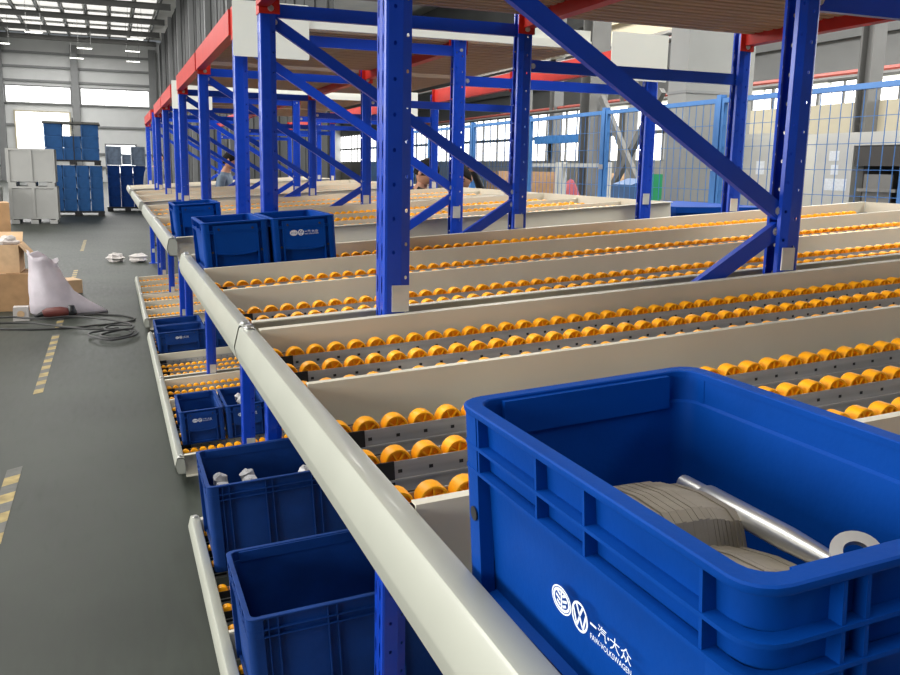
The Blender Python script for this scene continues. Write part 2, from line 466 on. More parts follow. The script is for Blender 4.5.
def upright_mesh():
    """channel open towards +x, web at x = 0, height TOP, width 0.07"""
    mb = MB(); hw = 0.035
    n = int(TOP / PITCH)
    for i in range(n):
        w0, w1 = i * PITCH, (i + 1) * PITCH
        c = (w0 + w1) / 2
        # web: two columns of slots with a plain rib between
        for s in (-1, 1):
            quad_hole(mb, lambda u, w: (0, u, w), min(s * .006, s * .028), max(s * .006, s * .028), w0, w1, s * .017, c, .0045, .022)
        mb.add([(.0, -.006, w0), (.003, -.003, w0), (.003, .003, w0), (0, .006, w0), (0, -.006, w1), (.003, -.003, w1), (.003, .003, w1), (0, .006, w1)],
               [(0, 1, 5, 4), (1, 2, 6, 5), (2, 3, 7, 6)])
        for s in (-1, 1):
            # bend, side with round holes, step, flange with round holes, lip
            mb.add([(0, s * .028, w0), (.002, s * (hw - .002), w0), (.007, s * hw, w0), (0, s * .028, w1), (.002, s * (hw - .002), w1), (.007, s * hw, w1)], [(0, 1, 4, 3), (1, 2, 5, 4)])
            quad_hole(mb, lambda u, w: (u, s * hw, w), .007, .040, w0, w1, .022, c, .004, .005)
            quad_hole(mb, lambda u, w: (u, s * (hw - (u - .040) * .35), w), .040, .062, w0, w1, .052, c + .018, .0035, .0045)
            y2 = hw - .022 * .35
            mb.add([(.062, s * y2, w0), (.064, s * (y2 - .012), w0), (.062, s * y2, w1), (.064, s * (y2 - .012), w1)], [(0, 1, 3, 2)])
    me = mb.mesh('upright', BLUE, 25)
    return me
UP = upright_mesh()
FOOT = MB().box(-.03, .10, -.06, .06, 0, .008).mesh('base_plate', BLUE)
FOOTB = MB().box(.018, .058, -.0402, -.0362, -.005, .055).mesh('foot_bracket', GALV)
bolt = MB()
bolt.prism([(.009 * math.cos(a * math.pi / 3), .009 * math.sin(a * math.pi / 3)) for a in range(6)], 1, -.006, 0)
bolt.prism([(.012 * math.cos(a * math.pi / 5), .012 * math.sin(a * math.pi / 5)) for a in range(10)], 1, -.001, .001)
BOLT = bolt.mesh('bolt', STEEL)

SL = 0.067
TH = math.atan(SL)
ZU, ZL = -0.345 + H, -1.43 + H           # beam tops at the pick face, upper and lower level
def zt(zf, x):                            # beam top height at x
    return zf + SL * (x - 0.25)

RX = [(0.565, 1), (1.722, -1), (2.865, -1)]     # web plane of the three upright rows, opening direction

def make_rack(idx, frames, bays, words, g_row=True, deck=True, x_end=3.05):
    """one free-standing flow rack: uprights, braces, red beams"""
    rack = thing('flow_rack', words + ' blue upright frame with zigzag braces and red top beams', 'rack', (0.6, frames[0], 0), group='flow racks in a row')
    off = Vector((0.6, frames[0], 0))
    def place(name, me, loc, rot=(0, 0, 0), parent=rack, scale=None):
        o = obj(name, me, parent, Vector(loc) - (off if parent is rack else Vector((0, 0, 0))), rot)
        if scale: o.scale = scale
        return o
    for y in frames:
        for j, (x, s) in enumerate(RX):
            u = place('upright', UP, (x, y, .008), (0, 0, 0 if s > 0 else math.pi))
            obj('base_plate', FOOT, u, (0, 0, -.008))
            for zf in (ZU, ZL):
                xx = x + (.038 if s > 0 else -.038)
                fb = obj('foot_bracket', FOOTB, u, ((0 if s > 0 else 0), 0, zt(zf, xx) - .008 + .008), (0, 0, 0))
                if s < 0:
                    fb.rotation_euler = (0, 0, math.pi); fb.location.x = .076 - .0; 
        xa, xb, xc = 0.565 + .05, 1.722 - .05, 2.865 - .05
        def brace(p, q, w=.042, d=.022):
            p, q = Vector(p), Vector(q)
            a = (q - p).normalized()
            up = Vector((0, 1, 0)).cross(a)
            mb = MB()
            # lipped channel: web facing -y, two flanges behind it
            n = up.normalized()
            for (c, e, th, dp) in ((0, w, .003, 0), ):
                pass
            def bx(o0, o1, y0, y1):
                vs = []
                for e in (p, q):
                    vs += [e + n * o0 + Vector((0, y0, 0)), e + n * o1 + Vector((0, y0, 0)), e + n * o1 + Vector((0, y1, 0)), e + n * o0 + Vector((0, y1, 0))]
                mb.add([v - p for v in vs], [(3, 2, 1, 0), (4, 5, 6, 7), (0, 1, 5, 4), (1, 2, 6, 5), (2, 3, 7, 6), (3, 0, 4, 7)])
            bx(-w / 2, w / 2, -d / 2, -d / 2 + .003)
            bx(-w / 2, -w / 2 + .003, -d / 2 + .003, d / 2)
            bx(w / 2 - .003, w / 2, -d / 2 + .003, d / 2)
            b = place('brace', mb.mesh('brace', BLUE), p)
            for e in (p + a * .012, q - a * .012):
                bb = obj('bolt', BOLT, b, e - p + Vector((0, -d / 2 - .001, 0)))
            return b
        zB = -.108 + H
        brace((xa - .012, y, .592 + H), (xb + .012, y, .592 + H), .05)
        brace((xa, y - .003, .555 + H), (xb, y - .003, zB + .012))
        brace((xb, y + .0, zB - .03), (xa, y + .0, zB - .70))
        brace((xa, y - .003, zB - .74), (xb, y - .003, zB - 1.30))
        if g_row:
            brace((1.722 + .004, y, .449 + H), (xc + .012, y, .449 + H), .05)
            brace((1.722 + .004, y, .2), (xc + .012, y, .2), .05)
    for (y0, y1) in bays:
        for j, (x, s) in enumerate(RX):
            xm = x + s * .022
            if j == 0: xm = x + .012
            b = place('load_beam', MB().box(-.025, .025, y0 + .04, y1 - .04, .60 + H, .70 + H).box(-.025, .012, y0 + .04, y1 - .04, .70 + H, .715 + H).mesh('load_beam', RED), (xm, 0, 0))
            for (yc, sg) in ((y0, 1), (y1, -1)):
                mb = MB()
                lo, hi = .575 + H, .72 + H
                ya, yb = sorted((yc + sg * .0365, yc + sg * .0405))
                mb.box(-.036, .040, ya, yb, lo, hi)
                ya, yb = sorted((yc - sg * .03, yc + sg * .0405))
                xo = -.0365 if s > 0 else .0365
                mb.box(min(xo, xo * 1.1) - .0, max(xo, xo * 1.1), ya, yb, lo, hi)
                e = obj('end_connector', mb.mesh('end_connector', RED), b, (0.025 * s if s > 0 else -.012, 0, 0))
                obj('bolt', BOLT, e, (0.005, min(ya, yb) + (.0 if sg < 0 else 0) - .001 if sg > 0 else yc - .041, lo + .02))
    # upper platform boards
    if deck:
        dk = thing('deck_platform', words + ' brown boarded top deck with pale front edge strip', 'deck', (0.6, frames[0], .716 + H), group='decks on top of the racks')
        for (xs0, xs1) in ((.606, 1.671), (1.729, 2.814 if idx == 1 else 2.42)):
            L = xs1 - xs0
            bm_ = MB().prism([(-.058, 0), (-.046, -.034), (-.012, -.034), (-.004, -.004), (.004, -.004), (.012, -.034), (.046, -.034), (.058, 0), (.058, .01), (-.058, .01)], 0, 0, L).mesh('deck_board', WOOD)
            y = frames[0] + .04
            while y < frames[-1] - .15:
                if any(abs(y + .06 - f) < .10 for f in frames[1:-1]):
                    y += .02; continue
                obj('deck_board', bm_, dk, (xs0 - .6, y + .06 - frames[0], -.036))
                y += .122
        xs0, xs1 = .645, (2.785 if idx == 1 else 2.42)
        L = xs1 - xs0
        obj('edge_strip', MB().box(0, L, -.062, -.044, -.075, -.035).box(0, L, -.048, -.044, -.035, .02).mesh('edge_strip', WHITE), dk, (xs0 - .6, 0, 0))
    return rack

# ------------------------------------------------------------------ flow shelves with roller tracks
WR, WW, WP, WZ = 0.0195, 0.026, 0.0445, -0.055
def wheel_mesh(n=18, spokes=6, name='wheel'):
    mb = MB()
    h = WW / 2
    ring = lambda r, y: [(r * math.cos(2 * math.pi * k / n), y, r * math.sin(2 * math.pi * k / n)) for k in range(n)]
    R = WR
    rings = [ring(R * .78, -h + .0055), ring(R * .82, -h), ring(R * .95, -h), ring(R, -h + .002), ring(R, h - .002), ring(R * .95, h), ring(R * .82, h), ring(R * .78, h - .0055)]
    mb.loft(rings)
    mb.add(ring(R * .80, -h + .0055), [tuple(range(n))])
    mb.add(ring(R * .80, h - .0055), [tuple(reversed(range(n)))])
    for s in range(spokes):
        a = math.pi * 2 * s / spokes + .3
        d = Vector((math.cos(a), 0, math.sin(a))); u = Vector((-d.z, 0, d.x))
        for y0, y1 in ((-h + .0003, -h + .0065), (h - .0065, h - .0003)):
            vs = []
            for e, wd in ((d * R * .12, .0013), (d * R * .84, .0011)):
                vs += [e + u * wd + Vector((0, y0, 0)), e - u * wd + Vector((0, y0, 0)), e - u * wd + Vector((0, y1, 0)), e + u * wd + Vector((0, y1, 0))]
            mb.add(vs, [(0, 1, 5, 4), (1, 2, 6, 5), (2, 3, 7, 6), (3, 0, 4, 7)])
    rg = lambda r, y: [(r * math.cos(2 * math.pi * k / 8), y, r * math.sin(2 * math.pi * k / 8)) for k in range(8)]
    mb.loft([rg(R * .20, -h + .0055), rg(R * .20, -h), rg(R * .12, -h - .0005)], cap1=True)
    return mb.mesh(name, ORANGE, 35)
WHEEL = wheel_mesh()
RAILP = [(.034, -.016), (.031, -.005), (.026, -.002), (.004, .002), (.0, .0015), (-.003, -.002), (-.0155, -.042), (-.0155, -.048), (-.011, -.073), (-.004, -.083), (.03, -.086)]
CAP = MB().box(0, .052, -.0205, -.0178, -.088, -.049).box(0, .052, .0178, .0205, -.088, -.049).box(-.004, 0, -.0205, .0205, -.088, -.049).mesh('end_cap', BLACK)
UPOFF = (-.105, -.258, -.408, -.675, -.827, -.975, -1.235, -1.385, -1.535)

def flow_shelf(y0, y1, zf, x1, label, divs, tracks, individual=0, dtop=0.0, group='roller shelves of the flow racks', hide_rows=()):
    t = thing('flow_shelf', label, 'roller shelf', (0.25, y0, zf), (0, -TH, 0), group=group)
    L = (x1 - 0.25) / math.cos(TH)
    D = y1 - y0
    obj('front_rail', MB().sheet(RAILP, .003, 1, .006, D - .006).mesh('front_rail', CREAM, 24), t)
    for v in (.006, D - .008):
        obj('rail_end_cap', MB().prism([p for p in RAILP if p[1] < .01], 1, v, v + .002).mesh('rail_end_cap', CREAM), t)
    for v in (.03, D - .03):
        obj('rail_bolt', BOLT, t, (.015, v, .003), (-math.pi / 2, 0, 0))
    # side beams: channel, web towards the lanes
    for v, s in ((.065, -1), (D - .065, 1)):
        m = MB()
        a, b = sorted((v, v + s * .003)); m.box(.034, L, a, b, -.115, 0)
        a, b = sorted((v + s * .003, v + s * .027)); m.box(.034, L, a, b, -.003, 0).box(.034, L, a, b, -.115, -.112)
        obj('side_beam', m.mesh('side_beam', PLATE), t)
    obj('back_plate', MB().box(L - .004, L, .07, D - .07, -.115, .0).box(L - .03, L - .004, .07, D - .07, -.115, -.112).mesh('back_plate', PLATE), t)
    obj('cross_member', MB().box(.30, .36, .07, D - .07, -.111, -.0995).box(L * .5, L * .5 + .06, .07, D - .07, -.111, -.0995).mesh('cross_member', PLATE), t)
    dm = MB().box(.032, L - .006, -.0015, .0015, -.099, -dtop).box(.032, L - .006, .0015, .014, -.002 - dtop, -dtop).mesh('lane_divider', PLATE)
    for v in divs:
        obj('lane_divider', dm, t, (0, D + v, 0))
    tm = MB().box(.036, L - .008, -.0178, -.0155, -.098, -.0505).box(.036, L - .008, .0155, .0178, -.098, -.0505).box(.036, L - .008, -.0155, .0155, -.0985, -.0955)
    tm.box(.036, L - .008, -.0215, -.0178, -.078, -.075).box(.036, L - .008, .0178, .0215, -.078, -.075)
    n = int((L - .09) / WP)
    tm.mi = 1
    for i in range(n):                          # axle heads along the flange
        u = .052 + i * WP
        tm.add([(u - .003, -.0181, -.067), (u + .003, -.0181, -.067), (u + .003, -.0181, -.062), (u - .003, -.0181, -.062)], [(0, 1, 2, 3)])
    tm = tm.mesh('roller_track', [ALU, BLACK])
    cand = []
    trs = []
    M = Matrix.Translation((0.25, y0, zf)) @ Matrix.Rotation(-TH, 4, 'Y')
    for q, v in enumerate(tracks):
        tr = obj('roller_track', tm, t, (0, D + v, 0))
        obj('end_cap', CAP, tr, (.036, 0, 0))
        trs.append(tr)
        for i in range(n):
            u = .052 + i * WP
            p = M @ Vector((u, D + v, WZ))
            c = (depth_of(p) + (100 if q % 3 in hide_rows else 0)) if in_frame(p) else 1e6
            cand.append((c, q, u, v))
    cand.sort()
    rest = MB()
    nn = 12
    for j, (c, q, u, v) in enumerate(cand):
        if j < individual and c < 1e5:
            w = obj('wheel', WHEEL, trs[q], (u, 0, WZ), (0, random.uniform(0, 6.28), 0))
        else:
            hh = WW / 2
            a0 = random.uniform(0, 1)
            r1 = [(u + WR * .86 * math.cos(a0 + 2 * math.pi * k / nn), D + v - hh, WZ + WR * .86 * math.sin(a0 + 2 * math.pi * k / nn)) for k in range(nn)]
            r2 = [(u + WR * math.cos(a0 + 2 * math.pi * k / nn), D + v - hh + .002, WZ + WR * math.sin(a0 + 2 * math.pi * k / nn)) for k in range(nn)]
            r3 = [(p[0], D + v + hh, p[2]) for p in r2]
            rest.loft([r1, r2, r3], True, True)
    if rest.v:
        obj('wheel_rows', rest.mesh('wheel_rows', ORANGE, 40), t, kind='stuff', label='rows of small orange rollers')
    return t, M

F1 = (0.22, 1.95, 3.65)
F2 = (4.42, 6.2, 8.0)
F3 = (8.72, 10.4, 12.1)
F4 = (12.95, 15.2)
make_rack(1, F1, ((.22, 1.95), (1.95, 3.65)), 'nearest')
make_rack(2, F2, ((4.42, 6.2), (6.2, 8.0)), 'second')
make_rack(3, F3, ((8.72, 10.4), (10.4, 12.1)), 'third')
make_rack(4, F4, ((12.95, 15.2),), 'farthest', deck=False)

DV = (-.565, -1.115)
flow_shelf(.22, 1.95, ZU, 3.62, 'nearest upper roller shelf, holding the large foreground bin', DV, UPOFF, 300)
flow_shelf(1.95, 3.65, ZU, 3.62, 'upper roller shelf between the first two blue uprights, two small bins at its front', DV, UPOFF, 300, hide_rows=(2,))
flow_shelf(4.42, 6.2, ZU, 3.06, 'near upper roller shelf of the second rack with one small bin', (-.60, -1.17), UPOFF, dtop=.02)
flow_shelf(6.2, 8.0, ZU, 3.06, 'far upper roller shelf of the second rack, in front of the workers', (-.60, -1.17), UPOFF, dtop=.02)
flow_shelf(8.72, 10.4, ZU, 3.06, 'near upper roller shelf of the third rack', DV, UPOFF, dtop=.02)
flow_shelf(10.4, 12.1, ZU, 3.06, 'far upper roller shelf of the third rack', DV, UPOFF, dtop=.02)
flow_shelf(12.95, 15.2, ZU, 3.06, 'upper roller shelf of the farthest rack', (-.7, -1.4), (-.15, -.4, -.6, -.85, -1.1, -1.3, -1.6, -1.8, -2.0))
flow_shelf(.22, 1.95, ZL, 3.06, 'lowest near roller shelf under the foreground bin', DV, UPOFF)
flow_shelf(1.95, 3.65, ZL, 3.06, 'lower roller shelf carrying the two large dusty blue bins', (-1.02,), UPOFF[:3] + (-.62, -.77, -.92) + (-1.17, -1.35, -1.52))
flow_shelf(4.42, 6.2, ZL, 3.06, 'near lower roller shelf of the second rack with two parts bins', (-.60,), UPOFF)
flow_shelf(6.2, 8.0, ZL, 3.06, 'far lower roller shelf of the second rack with wide low bins', (-.99,), UPOFF)
flow_shelf(8.72, 10.4, ZL, 3.06, 'near lower empty roller shelf of the third rack', DV, UPOFF)
flow_shelf(10.4, 12.1, ZL, 3.06, 'far lower empty roller shelf of the third rack', DV, UPOFF)

# sign boards on the rack ends
sb = MB().loft([[(p[0], -.002, p[1]) for p in rr(.176, .123, .008, 3)], [(p[0], .002, p[1]) for p in rr(.176, .123, .008, 3)]], True, True).mesh('panel', WHITE)
clip_me = MB().box(-.02, .02, .0022, .012, -.03, .03).mesh('clip', STEEL)
for (x, y, lab) in [(.732, 4.345, 'blank white sign board on the front upright of the second rack'),
                    (2.71, 4.345, 'blank white sign board high on the rear upright of the second rack'),
                    (.732, 8.645, 'small blank white sign board on the third rack front upright'),
                    (2.71, 8.645, 'small blank white sign board on the third rack rear upright')]:
    t = thing('sign_board', lab, 'sign', (x, y, .618 + H), group='blank signs on the rack ends')
    obj('panel', sb, t); obj('clip', clip_me, t, (-.13 if x < 1 else .13, 0, .0))

# ------------------------------------------------------------------ bins
def ringz(a, b, r, z, n=4):
    return [(p[0], p[1], z) for p in rr(a, b, r, n)]

def bin_parts(a, b, h, r=.022, led=(.032, .052), ribs_y=(-.10, 0, .10), ribs_x=(-.06, .06), cc=.030, t=.010, full=True):
    """stackable container; returns (part name, builder) pairs, one per piece"""
    out = []
    def new(n):
        out.append((n, MB())); return out[-1][1]
    new('body').loft([ringz(a - t - .006, b - t - .006, r, .003), ringz(a - t, b - t, r, h - .005),
               ringz(a - t - .0035, b - t - .0035, r * .9, h - .005), ringz(a - t - .0035, b - t - .0035, r * .9, h - .028),
               ringz(a - t - .0065, b - t - .0065, r * .8, h - .030), ringz(a - t - .0115, b - t - .0115, r * .7, .007)], cap0=True, cap1=True)
    new('rim').loft([ringz(a - t - .004, b - t - .004, r * .8, h - .006), ringz(a - .0005, b - .0005, r, h - .006), ringz(a, b, r, h - .0045), ringz(a, b, r, h - .0012),
              ringz(a - .0012, b - .0012, r, h), ringz(a - t - .003, b - t - .003, r * .8, h), ringz(a - t - .004, b - t - .004, r * .8, h - .001), ringz(a - t - .004, b - t - .004, r * .8, h - .006)])
    for d in led:
        z = h - d
        new('ledge').loft([ringz(a - t - .001, b - t - .001, r * .8, z), ringz(a - .0006, b - .0006, r, z), ringz(a - .0006, b - .0006, r, z - .0028), ringz(a - t - .001, b - t - .001, r * .8, z - .0028)])
    new('base_lip').loft([ringz(a - t - .006, b - t - .006, r * .8, .012), ringz(a - .007, b - .007, r, .010), ringz(a - .009, b - .009, r, 0), ringz(a - t - .006, b - t - .006, r * .8, 0)], cap1=True)
    n = 5
    for sx in (-1, 1):
        for sy in (-1, 1):
            pts = [(a - .0012, b - r - cc)] + [(a - .0012 - r + r * math.cos(math.radians(90 * k / n)), b - .0012 - r + r * math.sin(math.radians(90 * k / n))) for k in range(n + 1)] + [(a - r - cc, b - .0012)]
            inn = [(a - t - .004, b - r - cc)] + [(a - t - .004 - r * .6 + r * .6 * math.cos(math.radians(90 * k / n)), b - t - .004 - r * .6 + r * .6 * math.sin(math.radians(90 * k / n))) for k in range(n + 1)] + [(a - r - cc, b - t - .004)]
            A = [(sx * p[0], sy * p[1]) for p in pts]; B = [(sx * p[0], sy * p[1]) for p in inn]
            new('corner_column').strip(A, B, 2, .003, h - (.0062 if sy > 0 or full else led[-1] + .003))
    for y in ribs_y:
        for s in (-1, 1):
            x0, x1 = sorted((s * (a - .0015), s * (a - t - .003)))
            new('rib').box(x0, x1, y - .0014, y + .0014, h - led[-1], h - .006)
    for x in ribs_x:
        for s in (-1, 1):
            y0, y1 = sorted((s * (b - .0015), s * (b - t - .004)))
            new('rib').box(x - .0014, x + .0014, y0, y1, .008, h - .006)
    for s in (-1, 1):                       # stacking step inside the end walls
        y0, y1 = sorted((s * (b - t - .0035), s * (b - t - .010)))
        new('stacking_step').box(-a + .038, a - .038, y0, y1, h - .034, h - .003)
    return out

def make_bin(name, label, cat, a, b, h, m_, group, **kw):
    t = thing(name, label, cat, group=group)
    for k_, mb in bin_parts(a, b, h, **kw):
        obj(k_, mb.mesh(k_, m_, 30), t)
    return t

def on_shelf(u, y, zf, w=-.0353):
    """world position of a point at lane coordinate u, world y, height w over the beam line"""
    p = Matrix.Translation((0.25, 0, zf)) @ Matrix.Rotation(-TH, 4, 'Y') @ Vector((u, 0, w))
    return (p.x, y, p.z)

# printed mark: two emblems and two lines of lettering, built flat in the xz plane, about 0.11 wide
def text_mesh(s, size):
    c = bpy.data.curves.new('lettering', 'FONT')
    c.body = s; c.size = size; c.resolution_u = 2
    o = bpy.data.objects.new('lettering', c)
    COL.objects.link(o)
    dg = bpy.context.evaluated_depsgraph_get()
    me = bpy.data.meshes.new_from_object(o.evaluated_get(dg))
    vs = [tuple(v.co) for v in me.vertices]; fs = [tuple(p.vertices) for p in me.polygons]
    bpy.data.objects.remove(o); bpy.data.curves.remove(c); bpy.data.meshes.remove(me)
    return vs, fs

def ring2(mb, c, rx, rz, t, n=28, y=0):
    vs = []
    for k_ in range(n):
        a = 2 * math.pi * k_ / n
        vs += [(c[0] + rx * math.cos(a), y, c[1] + rz * math.sin(a)), (c[0] + (rx - t) * math.cos(a), y, c[1] + (rz - t) * math.sin(a))]
    mb.add(vs, [(2 * k_, 2 * ((k_ + 1) % n), 2 * ((k_ + 1) % n) + 1, 2 * k_ + 1) for k_ in range(n)])

def stroke(mb, p, q, w, y=0):
    p, q = Vector((p[0], p[1])), Vector((q[0], q[1]))
    d = (q - p).normalized(); s = Vector((-d.y, d.x)) * w / 2
    mb.add([(v.x, y, v.y) for v in (p + s, p - s, q - s, q + s)], [(0, 1, 2, 3)])

def fit(mb, s, x0, x1, z0, z1):
    vs, fs = text_mesh(s, 1.0)
    if not vs: return
    ax, bx = min(v[0] for v in vs), max(v[0] for v in vs)
    az, bz = min(v[1] for v in vs), max(v[1] for v in vs)
    mb.add([(x0 + (v[0] - ax) / (bx - ax) * (x1 - x0), 0, z0 + (v[1] - az) / max(bz - az, 1e-6) * (z1 - z0)) for v in vs], fs)

def mark_mesh():
    mb = MB()
    # winged oval: filled oval ring with barred wing and centre stroke
    ring2(mb, (.014, 0), .0145, .0105, .0012)
    ring2(mb, (.014, 0), .0124, .0086, .0022)
    for sgn in (-1, 1):
        for j, (z, l) in enumerate(((.0045, .0062), (.0005, .0080), (-.0035, .0066))):
            stroke(mb, (.014 + sgn * .0016, z - .0012), (.014 + sgn * l, z + .0012), .0020)
    stroke(mb, (.014, -.0068), (.014, .0068), .0018)
    # round emblem: V above W inside a ring
    c = .0405
    ring2(mb, (c, 0), .0112, .0112, .0018)
    stroke(mb, (c - .0042, .0085), (c, .0010), .0020); stroke(mb, (c + .0042, .0085), (c, .0010), .0020)
    for sgn in (-1, 1):
        stroke(mb, (c + sgn * .0086, .0042), (c + sgn * .0042, -.0080), .0020)
        stroke(mb, (c + sgn * .0042, -.0080), (c, .0002), .0020)
    try:
        fit(mb, '一', .0550, .0630, .0022, .0038)
        fit(mb, '汽', .0650, .0760, -.0020, .0080)
        fit(mb, '大', .0805, .0920, -.0020, .0080)
        fit(mb, '众', .0935, .1055, -.0020, .0080)
    except Exception:
        pass
    mb.add([(.0774, 0, .0024), (.0792, 0, .0024), (.0792, 0, .0042), (.0774, 0, .0042)], [(0, 1, 2, 3)])
    fit(mb, 'FAW-VOLKSWAGEN', .0550, .1055, -.0085, -.0042)
    return mb.mesh('printed_mark', PRINT)
MARK = mark_mesh()

# ---- foreground bin
fb = make_bin('storage_bin', 'large clean blue bin in the foreground holding grey brackets and a ring rod', 'bin', .124, .195, .179, BINB, 'blue bins on the upper shelves',
              led=(.032, .054), ribs_y=(-.150, -.025, .045, .152), ribs_x=(-.066, -.050, .050, .066), cc=.018, full=False)
FBY = .520
fb.location = on_shelf(.164, FBY, ZU)
fb.rotation_euler = (0, -TH, math.radians(1.0))
obj('printed_mark', MARK, fb, (-.1192, .028, .073), (0, 0, -math.pi / 2))
obj('printed_mark', MARK, fb, (-.035, -.1902, .090), (0, 0, 0))
hole = MB().prism([(.0065 * math.cos(i * math.pi / 8), .0065 * math.sin(i * math.pi / 8)) for i in range(16)], 0, -.0003, .0003).mesh('locating_hole', BLACK)
obj('locating_hole', hole, fb, (-.1243, .163, .084))

# nested pressed brackets in the foreground bin, standing on edge side by side
def bracket_mesh():
    top = [(-.150, .020), (-.135, .030), (-.105, .034), (-.080, .034), (-.066, .030), (-.060, .046), (-.050, .050), (-.015, .047), (.008, .042), (.018, .040), (.024, .060), (.034, .066), (.070, .067), (.105, .062), (.128, .052), (.140, .036)]
    mb = MB()
    th = .0031
    A = [(p[0], p[1]) for p in top]; B = [(p[0], max(.002, p[1] - .034)) for p in top]
    n = len(A)
    vs = [(-th / 2, p[0], p[1]) for p in A] + [(-th / 2, p[0], p[1]) for p in B] + [(th / 2, p[0], p[1]) for p in A] + [(th / 2, p[0], p[1]) for p in B]
    fs = []
    for i in range(n - 1):
        fs += [(i, n + i, n + i + 1, i + 1), (2 * n + i, 2 * n + i + 1, 3 * n + i + 1, 3 * n + i), (i, i + 1, 2 * n + i + 1, 2 * n + i), (n + i, 3 * n + i, 3 * n + i + 1, n + i + 1)]
    fs += [(0, 2 * n, 3 * n, n), (n - 1, 2 * n - 1, 4 * n - 1, 3 * n - 1)]
    mb.add(vs, fs)
    return mb.mesh('pressed_bracket', BRACK)
BR = bracket_mesh()
Mb = Matrix.Translation(fb.location) @ Matrix.Rotation(math.radians(1.0), 4, 'Z') @ Matrix.Rotation(-TH, 4, 'Y')
NBR = 42
for i in range(NBR):
    lx = -.096 + i * .0033
    o = obj('pressed_bracket', BR, None, label='brown grey pressed bracket nested in the row inside the foreground bin', category='bracket', group='brackets nested in the foreground bin')
    lift = .030 + .010 * math.sin(i / NBR * 3.0) + random.uniform(-.0009, .0009)
    sy = math.sin(i * .22) * .005 - i * .0006
    o.matrix_world = Mb @ Matrix.Translation((lx, .012 + sy, .010 + lift)) @ Matrix.Rotation(math.radians(random.uniform(-.3, .3)), 4, 'X')
    o.scale.z = 1.0
rd = thing('ring_rod', 'shiny zinc rod with a flat ring end lying in the foreground bin', 'rod')
pA, pB = Vector((.052, .105, .100)), Vector((.046, -.078, .104))
m = MB(); d = (pB - pA).normalized()
m.tube([pA, pA + d * .03], [.0075, .0075], 14).tube([pA + d * .03, pA + d * .036, pB - d * .05, pB - d * .02, pB], [.0075, .0098, .0098, .0082, .0065], 14)
o = obj('shaft', m.mesh('shaft', STEEL, 40), rd)
m = MB(); n = 26
c = pB + d * .010 + Vector((.006, 0, .012))
ez = Vector((-.35, -.40, .85)).normalized(); ex = Vector((1, 0, 0)).cross(ez).normalized(); ey = ez.cross(ex)
vs = []
for zz in (-.0022, .0022):
    for k_ in range(n):
        a = 2 * math.pi * k_ / n
        vs += [c + (ex * math.cos(a) + ey * math.sin(a)) * .0170 + ez * zz, c + (ex * math.cos(a) + ey * math.sin(a)) * .0085 + ez * zz]
fs = []
for k_ in range(n):
    q = (k_ + 1) % n
    fs += [(2 * k_, 2 * q, 2 * q + 1, 2 * k_ + 1), (2 * n + 2 * k_, 2 * n + 2 * k_ + 1, 2 * n + 2 * q + 1, 2 * n + 2 * q),
           (2 * k_, 2 * n + 2 * k_, 2 * n + 2 * q, 2 * q), (2 * k_ + 1, 2 * q + 1, 2 * n + 2 * q + 1, 2 * n + 2 * k_ + 1)]
m.add(vs, fs)
obj('ring_end', m.mesh('ring_end', STEEL, 40), rd)
rd.matrix_world = Mb

# ---- small flap-front bins
def small_bin(label, group, mtl=BINB, mark=True, a=.114, b=.200, h=.183):
    t = make_bin('storage_bin', label, 'bin', a, b, h, mtl, group, led=(.030, .036), ribs_y=(-.12, 0, .12), ribs_x=(), cc=.012, r=.014)
    fl = MB()
    yb = -b + .0015
    fl.box(-a * .62, a * .62, yb, yb + .012, h * .40, h - .012)
    fl.box(-a * .66, -a * .62, yb - .001, yb + .012, .004, h - .012).box(a * .62, a * .66, yb - .001, yb + .012, .004, h - .012)
    # arched pocket lip below the panel
    n = 12
    A = [(-a * .58 + 2 * a * .58 * i / n, h * .40 - .006 * math.sin(math.pi * i / n)) for i in range(n + 1)]
    B = [(p[0], p[1] + .005) for p in A]
    fl.strip(A, B, 1, yb - .003, yb + .010)
    obj('flap_panel', fl.mesh('flap_panel', mtl, 30), t)
    for x, z in ((-a * .66 - .008, h * .44), (a * .66 + .008, h * .44), (-a * .50, h * .86), (a * .50, h * .86)):
        obj('pin_hole', MB().prism([(x + .004 * math.cos(i * math.pi / 5), z + .004 * math.sin(i * math.pi / 5)) for i in range(10)], 1, -b + .0002, -b + .0008).mesh('pin_hole', BLACK), t)
    if mark:
        o = obj('printed_mark', MARK, t, (-.050, yb - .0004, h * .70))
        o.scale = (.95, 1, .95)
    return t
g = 'small flap front bins on the upper shelves'
s1 = small_bin('small blue flap-front bin at the rail, touching its marked neighbour', g, mark=False)
s1.location = on_shelf(.155, 3.345, ZU); s1.rotation_euler = (0, -TH, 0)
s2 = small_bin('small blue flap-front bin with white printed mark behind the rail bin', g)
s2.location = on_shelf(.155 + .236, 3.345, ZU); s2.rotation_euler = (0, -TH, 0)
s3 = dup(s1, on_shelf(.155, 4.78, ZU), (0, -TH, 0), 'small blue bin alone at the front of the second rack')

